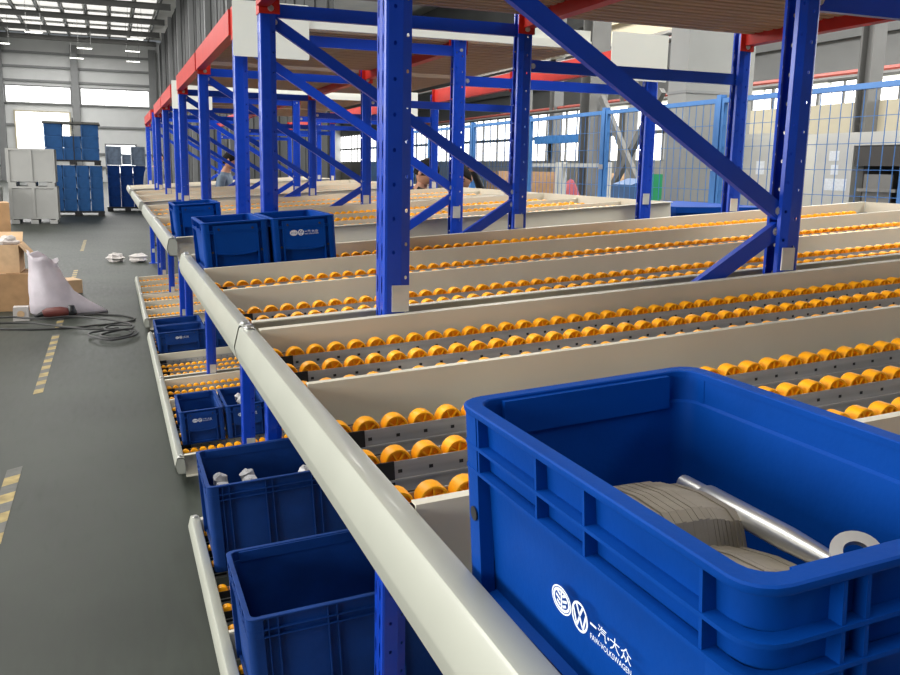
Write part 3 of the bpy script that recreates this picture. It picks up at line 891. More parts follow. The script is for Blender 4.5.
# ---- bins on the lower shelves
g = 'bins on the lower shelves'
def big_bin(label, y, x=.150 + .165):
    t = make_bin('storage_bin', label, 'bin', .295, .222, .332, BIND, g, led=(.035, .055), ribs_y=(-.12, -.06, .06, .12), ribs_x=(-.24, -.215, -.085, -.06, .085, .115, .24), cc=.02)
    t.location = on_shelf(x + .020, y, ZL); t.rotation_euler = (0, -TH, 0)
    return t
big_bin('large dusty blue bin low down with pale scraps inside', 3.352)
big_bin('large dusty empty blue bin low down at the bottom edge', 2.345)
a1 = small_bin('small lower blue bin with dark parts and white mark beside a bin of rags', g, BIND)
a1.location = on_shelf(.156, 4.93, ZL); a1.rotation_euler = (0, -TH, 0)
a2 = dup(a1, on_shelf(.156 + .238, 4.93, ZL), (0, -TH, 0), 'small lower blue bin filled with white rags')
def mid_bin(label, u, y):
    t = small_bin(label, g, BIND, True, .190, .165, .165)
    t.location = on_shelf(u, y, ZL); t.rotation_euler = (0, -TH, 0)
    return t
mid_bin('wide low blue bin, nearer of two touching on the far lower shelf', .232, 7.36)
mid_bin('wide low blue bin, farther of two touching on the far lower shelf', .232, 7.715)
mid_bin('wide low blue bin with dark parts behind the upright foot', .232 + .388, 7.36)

def blob(c, r, seed, n=10, m=7, amp=.25):
    rnd = random.Random(seed)
    mb = MB(); mb.ell((0, 0, 0), r, n, m)
    ph = [rnd.uniform(0, 6.28) for _ in range(6)]
    out = []
    for v in mb.v:
        k_ = 1 + amp * (math.sin(v[0] / r[0] * 4 + ph[0]) * math.sin(v[1] / r[1] * 5 + ph[1]) + .5 * math.sin(v[2] / r[2] * 7 + ph[2]))
        out.append((c[0] + v[0] * k_, c[1] + v[1] * k_, c[2] + v[2] * k_))
    mb.v = out
    return mb
WRAP = mat('pale_grey_wrapped_part', (0.45, 0.45, 0.46), 0.45, 0.1, 0.2, 30)
DPART = mat('dark_metal_part', (0.10, 0.10, 0.11), 0.4, 0.5, 0.2, 30)
def parts_in(loc_u, y, zf, hz, n, sx, sy, mt, lab, grp, seed, r=.03):
    rnd = random.Random(seed)
    st = r * 2.5
    cells = [(a_, b_) for a_ in range(-9, 10) for b_ in range(-9, 10) if abs(a_ * st) <= sx and abs(b_ * st) <= sy]
    rnd.shuffle(cells)
    for i, (a_, b_) in enumerate(cells[:n]):
        p = on_shelf(loc_u + a_ * st + rnd.uniform(-.1, .1) * r, y + b_ * st + rnd.uniform(-.1, .1) * r, zf, hz + rnd.uniform(-.004, .008))
        mb = blob((0, 0, 0), (r * rnd.uniform(.8, 1.0), r * rnd.uniform(.7, .95), r * rnd.uniform(.5, .8)), seed + i, 8, 6, .18)
        o = obj('wrapped_part', mb.mesh('wrapped_part', mt), None, p, (rnd.uniform(-.4, .4), rnd.uniform(-.4, .4), rnd.uniform(0, 3)), label=lab, category='part', group=grp)
parts_in(.33, 3.352, ZL, .205, 9, .22, .14, WRAP, 'pale wrapped part in the large low bin', 'pale parts in the large low bin', 11, .042)
parts_in(.33, 3.352, ZL, .13, 12, .22, .15, DPART, 'dark metal part in the large low bin', 'dark parts in the large low bin', 71, .04)
parts_in(.39, 4.93, ZL, .11, 7, .06, .11, WRAP, 'white rag in the small lower bin', 'white rags in the small lower bin', 31, .035)
parts_in(.15, 4.93, ZL, .06, 9, .06, .12, DPART, 'dark metal part in the small marked lower bin', 'dark parts in the small marked lower bin', 51, .032)
parts_in(.61, 7.36, ZL, .07, 8, .11, .09, DPART, 'dark metal part in the bin behind the upright foot', 'dark parts behind the upright foot', 91, .035)

# ------------------------------------------------------------------ mesh fence behind the racks
XF = 5.0
FH = .655 + H
py = [2.8, 4.60, 6.66, 8.62, 10.5, 12.4, 14.3, 16.2, 18.1]
fence = thing('wire_fence', 'blue wire mesh fence with square posts running behind the racks', 'fence', (XF, py[0], 0))
post_me = MB().box(-.03, .03, -.03, .03, 0, FH + .03).mesh('fence_post', FENCE)
pad_me = MB().box(-.07, .07, -.07, .07, 0, .01).mesh('base_plate', FENCE)
for y in py:
    t = obj('fence_post', post_me, fence, (0, y - py[0], 0))
    obj('base_plate', pad_me, t)
for i in range(len(py) - 1):
    y0, y1 = py[i] + .035, py[i + 1] - .035
    L = y1 - y0
    z1 = FH - .12
    fr = MB().box(-.02, .02, 0, .03, 0, z1).box(-.02, .02, L - .03, L, 0, z1).box(-.02, .02, .03, L - .03, 0, .03).box(-.022, .022, .03, L - .03, z1 - .04, z1)
    t = obj('panel_frame', fr.mesh('panel_frame', FENCE), fence, (0, y0 - py[0], .12))
    nv = int(L / .1)
    vw = MB().bar((-.003, 0, .03), (-.003, 0, z1 - .04), .0045, .0045, (1, 0, 0)).mesh('wire', FENCE)
    for q in range(1, nv):
        obj('wire', vw, t, (0, L * q / nv, 0))
    hw_ = MB().bar((.003, .03, 0), (.003, L - .03, 0), .0045, .0045).mesh('wire', FENCE)
    for q in range(1, 11):
        obj('wire', hw_, t, (0, 0, .03 + (z1 - .07) * q / 11))
    for e in (-.015, L + .015):
        obj('panel_clip', MB().box(-.036, -.031, e - .02, e + .02, 1.5, 1.55).mesh('panel_clip', STEEL), t)

# ------------------------------------------------------------------ things beyond the fence
pl = thing('service_duct', 'tall plain light grey boxed duct behind the fence', 'duct', (6.2, 8.92, 0))
obj('casing', MB().box(0, .92, 0, .36, 0, 6.5).mesh('casing', mat('light_grey_duct', (.24, .245, .235), .5, 0, .05, 2)), pl)
for z in (1.25, 2.5, 3.75, 5.0):
    obj('flange', MB().box(-.012, .932, -.012, .372, z, z + .03).mesh('flange', GIRT), pl)
obj('riser_pipe', MB().tube([(1.0, .30, 0), (1.0, .30, 6.5)], .045, 10).mesh('riser_pipe', ENC, 40), pl)

mc = thing('machine_enclosure', 'white machine enclosure with a dark open bay and papers on its side', 'machine', (7.0, 4.3, 0))
m = MB().box(0, 2.2, 2.85, 3.35, 0, 2.03).box(0, 2.2, 0, 2.85, 1.9, 2.03).box(2.1, 2.2, 0, 2.85, 0, 1.9).box(0, .12, 0, .3, 0, 1.9).box(0, .018, .3, 2.85, 0, .55)
obj('body', m.mesh('body', ENC), mc)
obj('interior_lining', MB().box(2.0, 2.09, .3, 2.84, .02, 1.89).box(.15, 2.0, 2.80, 2.845, .02, 1.89).mesh('interior_lining', ENCI), mc)
obj('valance', MB().box(.02, .05, .3, 2.84, 1.70, 1.895).mesh('valance', ENCI), mc)
for z in (.7, .95, 1.2, 1.45):
    obj('shelf', MB().box(.02, .095, 2.30, 2.78, z, z + .03).mesh('shelf', SHELFM), mc)
obj('side_panel', MB().box(.1, .13, 2.44, 2.78, .6, 1.62).mesh('side_panel', mat('grey_locker_sheet', (.20, .195, .18), .5, 0, .06)), mc)
obj('yellow_unit', MB().box(.3, .6, 2.22, 2.38, 1.06, 1.32).box(.35, .55, 2.26, 2.34, 1.32, 1.36).mesh('yellow_unit', YELP), mc)
obj('white_unit', MB().box(.3, .6, 2.00, 2.18, 1.02, 1.18).box(.35, .55, 2.04, 2.14, 1.18, 1.22).mesh('white_unit', ENC), mc)
for (y, z, w, h) in ((3.10, 1.80, .14, .10), (3.08, 1.66, .10, .10), (3.05, 1.51, .30, .12)):
    obj('notice_sheet', MB().box(-.004, -.001, y - w / 2, y + w / 2, z - h / 2, z + h / 2).mesh('notice_sheet', mat('white_notice_paper', (.72, .75, .78), .7, 0, .1, 40)), mc)
cbn = thing('control_cabinet', 'white control cabinet with a small panel and red signal light', 'cabinet', (7.0, 8.25, 0))
obj('body', MB().box(0, .6, 0, .62, 0, 2.06).mesh('body', ENC), cbn)
obj('door', MB().box(-.02, -.001, .03, .59, .1, 2.0).mesh('door', ENC), cbn)
obj('operator_panel', MB().box(-.12, -.021, .28, .45, 1.15, 1.42).box(-.125, -.12, .3, .43, 1.25, 1.4).mesh('operator_panel', mat('grey_operator_panel', (.36, .37, .38), .5)), cbn)
obj('signal_light', MB().tube([(-.06, .33, 1.42), (-.06, .33, 1.53)], .025, 8).mesh('signal_light', mat('red_signal_lens', (.6, .03, .02), .3)), cbn)
obj('notice_sheet', MB().box(-.024, -.0205, .18, .32, 1.6, 1.75).mesh('notice_sheet', MATS['white_notice_paper']), cbn)
obj('wall_low_hall', MB().box(9.7, 9.8, 4, 12.5, 0, 2.05).mesh('wall_low_hall', mat('beige_partition', (.42, .39, .32), .6)), kind='structure', label='low beige partition behind the machines')
obj('trim_1', MB().box(9.6, 9.85, 4, 12.5, 2.05, 2.6).mesh('trim_1', CREAMW), kind='structure', label='cream fascia above the low partition')

def carton(label, loc, sx, sy, sz, rz=0, mt=CART, group=None, flaps=False):
    t = thing('cardboard_box', label, 'box', loc, (0, 0, rz), group)
    if not flaps:
        obj('body', MB().box(-sx / 2, sx / 2, -sy / 2, sy / 2, 0, sz).mesh('body', mt), t)
        obj('sealing_tape', MB().box(-.03, .03, -sy / 2 - .001, sy / 2 + .001, sz, sz + .001).mesh('sealing_tape', CARTP), t)
    else:
        a, b, w = sx / 2, sy / 2, .006
        obj('body', MB().box(-a, a, -b, -b + w, 0, sz).box(-a, a, b - w, b, 0, sz).box(-a, -a + w, -b + w, b - w, 0, sz).box(a - w, a, -b + w, b - w, 0, sz).box(-a + w, a - w, -b + w, b - w, 0, w).mesh('body', mt), t)
        obj('flap', MB().bar((a, 0, sz), (a + .11, 0, sz - .13), sy - .02, .006).mesh('flap', mt), t)
        obj('flap', MB().bar((0, b, sz), (0, b + .10, sz + .10), sx - .02, .006).mesh('flap', mt), t)
    return t
for i, (y, x, s, z, lab) in enumerate([(19.8, 9.7, .8, 0, 'brown carton on the floor left of the white gate'), (19.8, 9.7, .75, .8, 'brown carton stacked on another left of the white gate'), (18.4, 10.6, .8, 0, 'carton behind the white gate near the widest column'),
                                       (18.4, 10.6, .8, .8, 'upper carton behind the white gate near the widest column'), (21.2, 9.5, .8, 0, 'leftmost carton seen through the fence'), (21.2, 9.5, .8, .8, 'leftmost stacked carton seen through the fence'),
                                       (17.4, 11.4, .8, 0, 'pale carton right behind the widest column'), (17.4, 11.4, .7, .8, 'upper pale carton right behind the widest column')]):
    carton(lab, (x, y, z), s, s, .78, 0, CARTP if i % 3 == 0 else CART, 'cartons beyond the fence')
for i, (y, lab) in enumerate(((12.6, 'white tubular gate frame behind the fence, nearer one'), (14.3, 'white tubular gate frame behind the fence, farther one'))):
    t = thing('gate_frame', lab, 'gate', (7.4, y, 0), group='white gate frames beyond the fence')
    W_ = 1.5
    for e in (0, W_):
        obj('gate_post', MB().box(-.04, .04, e - .04, e + .04, 0, 1.75).mesh('gate_post', ENC), t)
    for z in (.55, 1.7):
        obj('gate_bar', MB().box(-.025, .025, .04, W_ - .04, z - .03, z + .03).mesh('gate_bar', ENC), t)
gb = thing('green_board', 'green upright board standing beyond the fence', 'board', (7.2, 10.75, 0))
obj('panel', MB().box(0, .04, 0, .62, .55, 1.58).mesh('panel', GREEN), gb)
for e in (.06, .56):
    obj('leg', MB().box(0, .04, e - .02, e + .02, 0, .549).mesh('leg', GREYC), gb)
rb = obj('red_cover', blob((0, 0, .75), (.24, .26, .72), 5, 14, 10, .05).mesh('red_cover', REDC, 180), None, (8.6, 16.1, -.03), label='faded red cloth cover among the cartons beyond the fence', category='cloth')
stl = thing('work_stand', 'dark blue machine on a pale stand beyond the fence', 'machine', (8.2, 13.0, 0))
obj('stand', MB().box(-.3, .3, -.3, .3, 0, 1.05).mesh('stand', mat('pale_green_stand', (.45, .47, .36), .5)), stl)
obj('head', MB().prism([(-.35, 1.051), (.35, 1.051), (.3, 1.35), (.0, 1.5), (-.3, 1.4)], 1, -.3, .3).mesh('head', mat('dark_blue_machine', (.04, .09, .2), .5)), stl)

# blue pallet low at the rear end of the second rack
pt = thing('plastic_pallet', 'blue plastic pallet box low behind the second rack', 'pallet', (3.9, 5.6, 0))
obj('body', MB().box(-.4, .4, -.55, .55, .14, 1.33).mesh('body', BINB), pt)
for e in (-.5, 0, .5):
    obj('runner', MB().box(-.4, .4, e - .05, e + .05, 0, .139).mesh('runner', BINB), pt)
obj('rim', MB().box(-.42, .42, -.57, .57, 1.331, 1.37).mesh('rim', BINB), pt)

# ------------------------------------------------------------------ far end of the aisle: crates and pallet stacks
def crate(label, x, y, z):
    t = thing('steel_crate', label, 'crate', (x, y, z), group='light grey steel crates')
    w, d, h = 1.14, 1.0, .90
    obj('body', MB().box(-w / 2 + .03, w / 2 - .03, -d / 2 + .03, d / 2 - .03, .12, h - .01).mesh('body', CRATE), t)
    for sx in (-1, 1):
        for sy in (-1, 1):
            cx_, cy_ = sx * (w / 2 - .04), sy * (d / 2 - .04)
            obj('corner_post', MB().box(cx_ - .04, cx_ + .04, cy_ - .04, cy_ + .04, .1, h).mesh('corner_post', CRATE), t)
    obj('centre_rib', MB().box(-.035, .035, -d / 2 - .005, -d / 2 + .03, .12, h).mesh('centre_rib', CRATE), t)
    obj('top_frame', MB().box(-w / 2, w / 2, -d / 2, -d / 2 + .06, h, h + .05).box(-w / 2, w / 2, d / 2 - .06, d / 2, h, h + .05).box(-w / 2, -w / 2 + .06, -d / 2 + .06, d / 2 - .06, h, h + .05).box(w / 2 - .06, w / 2, -d / 2 + .06, d / 2 - .06, h, h + .05).mesh('top_frame', CRATE), t)
    for e in (-w / 2 + .12, 0, w / 2 - .12):
        obj('runner', MB().box(e - .09, e + .09, -d / 2, d / 2, 0, .1).mesh('runner', CRATE), t)
    return t
crate('light grey steel crate on the floor below an identical crate', -1.86, 26.0, 0)
crate('light grey steel crate stacked on top of another beside blue bins', -1.88, 26.0, .952)
crate('pale crate at the left picture edge', -3.15, 25.2, 0)
# far bin, simple but shaped
fbm = {}
def far_bin(label, x, y, z, w, d, h, group, mt=BINF):
    key = (w, d, h, mt.name)
    if key not in fbm:
        m = MB().loft([ringz(w / 2 - .03, d / 2 - .03, .03, 0, 2), ringz(w / 2 - .012, d / 2 - .012, .03, h - .06, 2), ringz(w / 2 - .004, d / 2 - .004, .03, h - .06, 2),
                       ringz(w / 2 - .004, d / 2 - .004, .03, h - .004, 2), ringz(w / 2 - .03, d / 2 - .03, .02, h - .004, 2), ringz(w / 2 - .04, d / 2 - .04, .02, .02, 2)], True, True)
        m.box(-w / 2 + .004, -w / 2 + .05, -d / 2 + .004, -d / 2 + .03, .0, h - .06).box(w / 2 - .05, w / 2 - .004, -d / 2 + .004, -d / 2 + .03, 0, h - .06)
        fbm[key] = m.mesh('stack_bin', mt)
    return obj('stack_bin', fbm[key], None, (x, y, z), label=label, category='bin', group=group)
def pallet(label, x, y, z, w, d):
    t = thing('black_pallet', label, 'pallet', (x, y, z), group='black pallets at the aisle end')
    obj('top_deck', MB().box(-w / 2, w / 2, -d / 2, d / 2, .10, .15).mesh('top_deck', BLACK), t)
    for e in (-w / 2 + .1, 0, w / 2 - .1):
        obj('runner', MB().box(e - .09, e + .09, -d / 2, d / 2, 0, .099).mesh('runner', BLACK), t)
PX, PY = -.93, 29.6
pallet('black pallet under the lower pile of blue bins', PX, PY, 0, 1.5, 1.0)
g = 'blue bins piled on pallets at the aisle end'
for c_ in range(4):
    for r_ in range(4):
        far_bin('blue bin in the lower pallet pile, ' + ORD[c_] + ' column from left, ' + ORD[r_] + ' layer up', PX - .555 + c_ * .37, PY, .152 + r_ * .335, .365, .9, .334, g)
pallet('black pallet between the lower and upper piles of blue bins', PX - .07, PY, 1.50, 1.56, 1.0)
for c_ in range(3):
    for r_ in range(3):
        if c_ == 1 and r_ == 2: continue
        far_bin('blue bin in the upper pallet pile, ' + ORD[c_] + ' column from left, ' + ORD[r_] + ' layer up', PX - .56 + c_ * .50 - .01, PY, 1.652 + r_ * .345, .495, .9, .344, g)
obj('pallet_lid', MB().box(-.77, .77, -.5, .5, 0, .035).box(-.79, .79, -.52, .52, -.03, -.0).mesh('pallet_lid', TAPED), None, (PX - .07, PY, 2.718), label='dark lid on top of the upper blue bin pile', category='lid')
obj('strap', MB().box(-.015, .015, -.006, 0, 0, 1.2).box(-.015, .015, -.006, .03, 1.2, 1.215).mesh('strap', BLACK), None, (PX - .02, PY - .503, 1.65), label='black strap down the front of the upper pile', category='strap')
P2X, P2Y = .55, 32.4
pallet('black pallet under the darker bins beside the aisle', P2X - .02, P2Y, 0, 1.30, 1.0)
for c_ in range(3):
    for r_ in range(4):
        if c_ == 2 and r_ == 3: pass
        far_bin('darker blue bin beside the aisle, ' + ORD[c_] + ' column from left, ' + ORD[r_] + ' layer up', P2X - .42 + c_ * .40, P2Y, .152 + r_ * .34, .395, .9, .339, 'darker blue bins beside the aisle', BIND)
for i, (x, z, w) in enumerate(((.15, 1.53, .5), (.55, 1.55, .3), (.92, 1.53, .45))):
    b_ = far_bin(('left', 'middle', 'right')[i] + ' film-wrapped bin on the darker pile', x, P2Y + .1, z - .015, w, .8, (.62, .35, .62)[i], 'film wrapped bins on the darker pile', FILM)
pallet('black pallet at the left picture edge behind the crates', -4.0, 29.0, 0, 1.2, 1.0)
for r_ in range(4):
    far_bin('blue bin at the left picture edge, ' + ORD[r_] + ' layer up', -3.30, 28.6 - .1, .152 + r_ * .32, .5, .9, .319, 'blue bins at the left picture edge')

# ------------------------------------------------------------------ cartons, sack, tool and cables at the left
carton('closed brown carton on the floor at the left edge', (-1.12, 10.72, 0), .56, .5, .40, .05, CART)
carton('open pale carton with torn flaps full of crumpled paper', (-1.20, 10.78, .402), .52, .46, .30, -.03, CARTP, None, True)
carton('brown carton standing behind the crumpled paper', (-1.32, 11.35, 0), .45, .40, 1.12, .15, CART)
for i, (x, y, z, r, lab) in enumerate([(-1.07, 10.76, .70, .095, 'crumpled white paper spilling from the pale carton'), (-1.35, 10.76, .69, .065, 'crumpled paper ball at the left in the pale carton')]):
    obj('crumpled_paper', blob((0, 0, 0), (r * 1.3, r, r * .8), 40 + i, 14, 10, .35).mesh('crumpled_paper', PAPER), None, (x, y, z), label=lab, category='paper', group='crumpled paper in the carton')
carton('small torn brown carton lying behind the sack', (-.62, 11.9, 0), .4, .3, .16, .4, CARTP)

def sack():
    m = MB(); n = 22
    prof = [(.0, .02, .24, .17, 0), (.03, .02, .27, .20, .0), (.12, .0, .25, .20, 0), (.24, -.03, .22, .19, 0), (.36, -.06, .18, .165, 0), (.47, -.085, .145, .135, 0), (.56, -.10, .135, .12, 0), (.61, -.10, .15, .13, 0)]
    rings = []
    for i, (z, cx_, a, b, _) in enumerate(prof):
        ring = []
        for k_ in range(n):
            t = 2 * math.pi * k_ / n
            f = 1 + .07 * math.sin(5 * t + i * .9) + .05 * math.sin(9 * t - i * .6)
            tail = .26 * max(0, math.cos(t)) ** 4 * max(0, 1 - z / .2)
            dz = .05 * math.cos(t) * (-1 if z > .5 else 0) + (.025 * math.sin(4 * t) if z > .5 else 0)
            ring.append((cx_ + (a * f + tail) * math.cos(t), b * f * math.sin(t), z + dz))
        rings.append(ring)
    inner = [[(p[0] * .92 + prof[-1][1] * .08, p[1] * .9, p[2] - .005) for p in rings[-1]], [(prof[-2][1] + (p[0] - prof[-2][1]) * .8, p[1] * .8, p[2] - .12) for p in rings[-1]]]
    m.loft(rings + inner, True, True)
    return m.mesh('sack', SACKM, 180)
obj('woven_sack', sack(), None, (-.60, 10.22, 0), (0, 0, -.1), label='open pale lilac woven sack slumped against the cartons', category='sack')

tl = thing('power_tool', 'dark red hand power tool lying on the floor beside cables', 'tool', (-.56, 9.85, .06), (0, 0, .1))
obj('tool_body', MB().tube([(-.14, 0, 0), (-.10, 0, .01), (.02, 0, .012), (.08, 0, .006), (.11, 0, 0)], [.035, .048, .055, .048, .03], 12).mesh('tool_body', DARKRED, 60), tl)
obj('tool_head', MB().tube([(.10, 0, 0), (.15, 0, .0), (.155, .02, 0)], [.04, .045, .03], 10).tube([(.13, 0, .02), (.13, 0, .075)], [.045, .03], 10).mesh('tool_head', BLACK, 60), tl)
obj('tool_nose', MB().tube([(-.22, 0, -.03), (-.14, 0, 0)], [.012, .03], 8).mesh('tool_nose', BLACK, 60), tl)
sk = thing('socket_box', 'small white socket box on the floor in front of the carton', 'socket box', (-.90, 9.86, 0))
obj('body', MB().prism([(-.075, 0), (.075, 0), (.068, .14), (-.068, .14)], 1, -.06, .06).mesh('body', PAPER), sk)
obj('socket_face', MB().tube([(0, -.061, .07), (0, -.066, .07)], .035, 12).mesh('socket_face', CARTP), sk)
for i, (pts, lab) in enumerate([
        ([(-.5, 9.9), (-.2, 10.0), (.1, 9.8), (.15, 9.5), (-.2, 9.3), (-.6, 9.2), (-1.1, 9.3)], 'thin black cable curling from the red tool'),
        ([(-1.2, 9.5), (-.8, 9.45), (-.3, 9.0), (0, 8.9), (.14, 8.7), (0, 8.45), (-.15, 8.6), (.1, 8.9), (.17, 8.6), (-.05, 8.35), (-.25, 8.7), (.05, 9.0)], 'tangled black cable on the floor beside the lower rail'),
        ([(-1.25, 9.66), (-.98, 9.70), (-.7, 9.55), (-.4, 9.6), (-.1, 9.35), (.12, 9.05), (.12, 8.75), (-.1, 8.75), (-.05, 9.0), (.15, 8.9)], 'long black cable running past the sack')]):
    P = []
    for j in range(len(pts) - 1):
        p0 = pts[max(j - 1, 0)]; p1 = pts[j]; p2 = pts[j + 1]; p3 = pts[min(j + 2, len(pts) - 1)]
        for s in range(6):
            t = s / 6
            P.append(tuple(.5 * ((2 * p1[a]) + (-p0[a] + p2[a]) * t + (2 * p0[a] - 5 * p1[a] + 4 * p2[a] - p3[a]) * t * t + (-p0[a] + 3 * p1[a] - 3 * p2[a] + p3[a]) * t ** 3) for a in (0, 1)) + (.011 + .024 * i + .002 * math.sin(j * 2 + s),))
    obj('cable', MB().tube(P, .010, 6).mesh('cable', CABLE, 60), None, (0, 0, 0), label=lab, category='cable', group='cables on the floor')
for i, (x, y, r, lab) in enumerate(((.03, 15.5, .13, 'crumpled white scrap on the far floor, left one'), (.38, 15.4, .14, 'crumpled white scrap on the far floor, right one'))):
    obj('floor_scrap', blob((0, 0, 0), (r, r, r * .55), 60 + i, 12, 8, .3).mesh('floor_scrap', PAPER), None, (x, y, r * .50), label=lab, category='scrap', group='scraps on the far floor')

# floor tape: worn hazard strip in separate pieces
for i, (y0, y1, w) in enumerate(((3.9, 4.95, .035), (6.6, 8.9, .03), (9.3, 9.75, .03), (11.6, 14.4, .03), (17.5, 20.0, .03))):
    t = thing('floor_tape', 'worn yellow striped floor tape, ' + ORD[i] + ' piece from the camera', 'floor tape', (-.535, y0, .0005), group='pieces of floor tape')
    y = 0; s = 0
    while y < y1 - y0 - .05:
        e = min(y + .13, y1 - y0)
        obj('stripe', MB().prism([(-w, y), (w, y + .05), (w, e + .05), (-w, e)], 2, 0, .0012).mesh('stripe', YEL if s % 2 == 0 else TAPED), t)
        y = e + .001; s += 1

# ------------------------------------------------------------------ people
def head_mesh(S=1.0):
    """head looking along +x, centre of skull at origin"""
    mb = MB(); n, m_ = 32, 24
    vs = []
    for i in range(m_ + 1):
        t = math.pi * i / m_
        for k_ in range(n):
            a = 2 * math.pi * k_ / n
            x, y, z = math.sin(t) * math.cos(a), math.sin(t) * math.sin(a), math.cos(t)
            X, Y, Z = x * .098, y * .077, z * .118
            if z < 0:                                   # jaw and chin
                f = 1 - .38 * (-z) ** 1.6
                Y *= f
                X = X * (1 - .25 * (-z)) + .012 * (-z)
            fr = max(0, x)
            g_ = lambda yy, zz, sy, sz: math.exp(-((Y - yy) / sy) ** 2 - ((Z - zz) / sz) ** 2) * (1 if x > 0 else 0)
            X += .020 * g_(0, -.022, .011, .016) + .011 * g_(0, -.002, .008, .018)      # nose
            X += .006 * (g_(.03, .022, .022, .008) + g_(-.03, .022, .022, .008))          # brow
            X -= .008 * (g_(.031, .004, .014, .010) + g_(-.031, .004, .014, .010))        # eye sockets
            X += .005 * g_(0, -.056, .022, .007) - .003 * g_(0, -.070, .020, .006) + .007 * g_(0, -.092, .02, .014)
            vs.append((X * S, Y * S, Z * S))
    fs = []
    for i in range(m_):
        for k_ in range(n):
            fs.append((i * n + k_, (i + 1) * n + k_, (i + 1) * n + (k_ + 1) % n, i * n + (k_ + 1) % n))
    mb.add(vs, fs)
    for s in (-1, 1):                                   # ears
        mb.ell((-.008 * S, s * .077 * S, -.006 * S), (.020 * S, .009 * S, .032 * S), 10, 8)
    mb.mi = 1
    for s in (-1, 1):
        mb.ell((.083 * S, s * .031 * S, .004 * S), (.008 * S, .013 * S, .006 * S), 10, 6)
        mb.bar((.090 * S, s * .016 * S, .024 * S), (.084 * S, s * .048 * S, .024 * S), .006 * S, .007 * S)
    mb.mi = 2
    mb.ell((.092 * S, 0, -.058 * S), (.006 * S, .022 * S, .006 * S), 10, 6)
    return mb

def hair_mesh(S=1.0):
    mb = MB(); n, m_ = 28, 16
    rnd = random.Random(3)
    rings = []
    for i in range(m_ + 1):
        ring = []
        for k_ in range(n):
            a = 2 * math.pi * k_ / n
            c = math.cos(a)
            tmax = math.radians(54 + 80 * (.5 - .5 * c) ** .6)
            t = tmax * i / m_
            w = 1.065 + .02 * math.sin(7 * a + i) + .012 * rnd.uniform(-1, 1)
            if i == m_: w = .96
            ring.append((math.sin(t) * c * .098 * w * S - .002, math.sin(t) * math.sin(a) * .0785 * w * S, math.cos(t) * .118 * w * S))
        rings.append(ring)
    mb.loft(rings)
    return mb.mesh('hair', HAIR, 180)

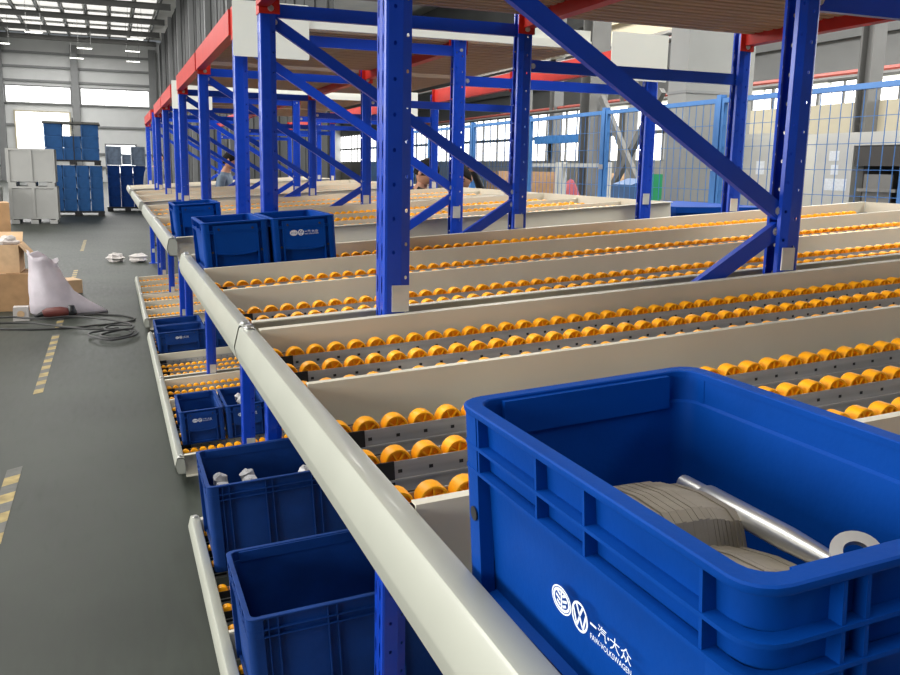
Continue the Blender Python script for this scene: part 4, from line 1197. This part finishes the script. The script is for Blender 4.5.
def person(label, x, y, yaw, lean, head_z, head_pitch, shirt, S=1.0, reach=None, group=None):
    """standing figure; local +x is the facing direction; head centre lands at head_z"""
    neck_dx = .42 * math.sin(lean)
    sk_v, sk_e, rad = [], [], []
    def P(p, r, par=None):
        sk_v.append(p); rad.append(r)
        if par is not None: sk_e.append((par, len(sk_v) - 1))
        return len(sk_v) - 1
    hip = .92 * (head_z + .12) / 1.72
    top = head_z - .16
    sp = lambda t: (neck_dx * t, 0, hip + (top - hip) * t)
    pel = P((0, 0, hip), (.15, .115))
    be = P(sp(.35), (.135, .105), pel)
    ch = P(sp(.75), (.165, .115), be)
    sh = P(sp(.92), (.12, .085), ch)
    nk = P((neck_dx + .02, 0, top + .03), (.056, .056), sh)
    nk2 = P((neck_dx + .05, 0, head_z - .06), (.054, .056), nk)
    for s in (-1, 1):
        h1 = P((0, s * .10, hip - .06), (.095, .095), pel)
        kn = P((.03, s * .11, hip * .52), (.062, .062), h1)
        an = P((-.01, s * .11, .09), (.042, .042), kn)
        P((.14, s * .12, .035), (.045, .032), an)
        s1 = P((sp(.9)[0], s * .19, sp(.9)[2]), (.060, .060), ch)
        if reach is not None and s == reach[0]:
            e = Vector(reach[1]); a0 = Vector((sp(.9)[0], s * .19, sp(.9)[2]))
            mid = (a0 + e) / 2 + Vector((0, s * .05, -.08))
            el = P(tuple(mid), (.045, .045), s1); hd = P(tuple(e), (.030, .030), el)
            u = (e - mid).normalized()
        else:
            el = P((sp(.7)[0] + .0, s * .24, sp(.9)[2] - .29), (.045, .045), s1)
            hd = P((sp(.7)[0] + .09, s * .19, sp(.9)[2] - .50), (.030, .030), el)
            u = Vector((.35, 0, -.9)).normalized()
        E_ = Vector(sk_v[hd])
        pm = P(tuple(E_ + u * .05), (.034, .020), hd)
        for f in range(4):
            off = Vector((0, (f - 1.5) * .017, 0))
            k1 = P(tuple(E_ + u * .09 + off), (.0095, .0095), pm)
            k2 = P(tuple(E_ + u * (.125 - .006 * abs(f - 1.3)) + off + Vector((0, 0, -.014))), (.0085, .0085), k1)
        P(tuple(E_ + u * .07 + Vector((0, -s * .045, -.01))), (.010, .010), hd)
    me = bpy.data.meshes.new('body_cage')
    me.from_pydata(sk_v, sk_e, [])
    o = bpy.data.objects.new('body_cage', me); COL.objects.link(o)
    md = o.modifiers.new('skin', 'SKIN')
    lay = me.skin_vertices[0].data
    for i, r in enumerate(rad):
        lay[i].radius = r
        lay[i].use_root = (i == 0)
    sd = o.modifiers.new('sub', 'SUBSURF'); sd.levels = 1; sd.render_levels = 1
    dg = bpy.context.evaluated_depsgraph_get()
    bme = bpy.data.meshes.new_from_object(o.evaluated_get(dg))
    mb = MB()
    V = [tuple(v.co) for v in bme.vertices]
    forearm = top - .55
    for p in bme.polygons:
        c = p.center
        if c.z < hip - .02 and abs(c.y) < .19: mi = 4 if c.z > .11 else 5
        elif c.z > top + .0 and abs(c.y) < .09: mi = 0
        else: mi = 3
        for q, vv in enumerate(sk_v):
            pass
        mb.f.append(tuple(p.vertices)); mb.m.append(mi)
    mb.v = V
    # hands are skin: faces near the palms
    for q in range(len(rad)):
        if rad[q][0] < .036 and abs(sk_v[q][1]) > .1 and sk_v[q][2] > .3:
            c0 = Vector(sk_v[q])
            for fi, p in enumerate(bme.polygons):
                if (p.center - c0).length < .035: mb.m[fi] = 0
    bpy.data.objects.remove(o)
    hm = head_mesh(S)
    R = Matrix.Translation((neck_dx + .075, 0, head_z)) @ Matrix.Rotation(head_pitch, 4, 'Y')
    n0 = len(mb.v)
    mb.v += [tuple(R @ Vector(v)) for v in hm.v]
    mb.f += [tuple(i + n0 for i in f) for f in hm.f]
    mb.m += hm.m
    body = mb.mesh('person', [SKIN, EYE, LIP, shirt, TROU, BLACK], 180)
    t = obj('person', body, None, (x, y, 0), (0, 0, yaw), label=label, category='person')
    if group: t['group'] = group
    hr = obj('hair', hair_mesh(S), t)
    hr.matrix_local = R
    return t
ya = math.radians(-50)
def put(headx, heady, yaw, lean):
    d = .42 * math.sin(lean) + .075
    return headx - d * math.cos(yaw), heady - d * math.sin(yaw)
x_, y_ = put(2.89, 8.36, ya, .28)
person('bowed worker with short black hair in black shirt, nearest behind the second rack', x_, y_, ya, .28, H - .030, .72, SHIRTD, 1.18)
yb_ = math.radians(232)
x_, y_ = put(3.33, 8.52, yb_, .3)
person('dark-haired worker half hidden behind a blue upright, facing the bowed worker', x_, y_, yb_, .3, H - .075, .4, SHIRTD, 1.18, reach=(1, (.62, .22, 1.60)))
person('standing worker in grey jacket far away between the last uprights', .83, 18.3, math.radians(-60), .05, H + .10, .2, SHIRTG, 1.15)
person('distant worker in blue grey overalls between the third and last racks', 1.42, 12.52, math.radians(-20), .1, H + .07, .3, SHIRTB, 1.0)
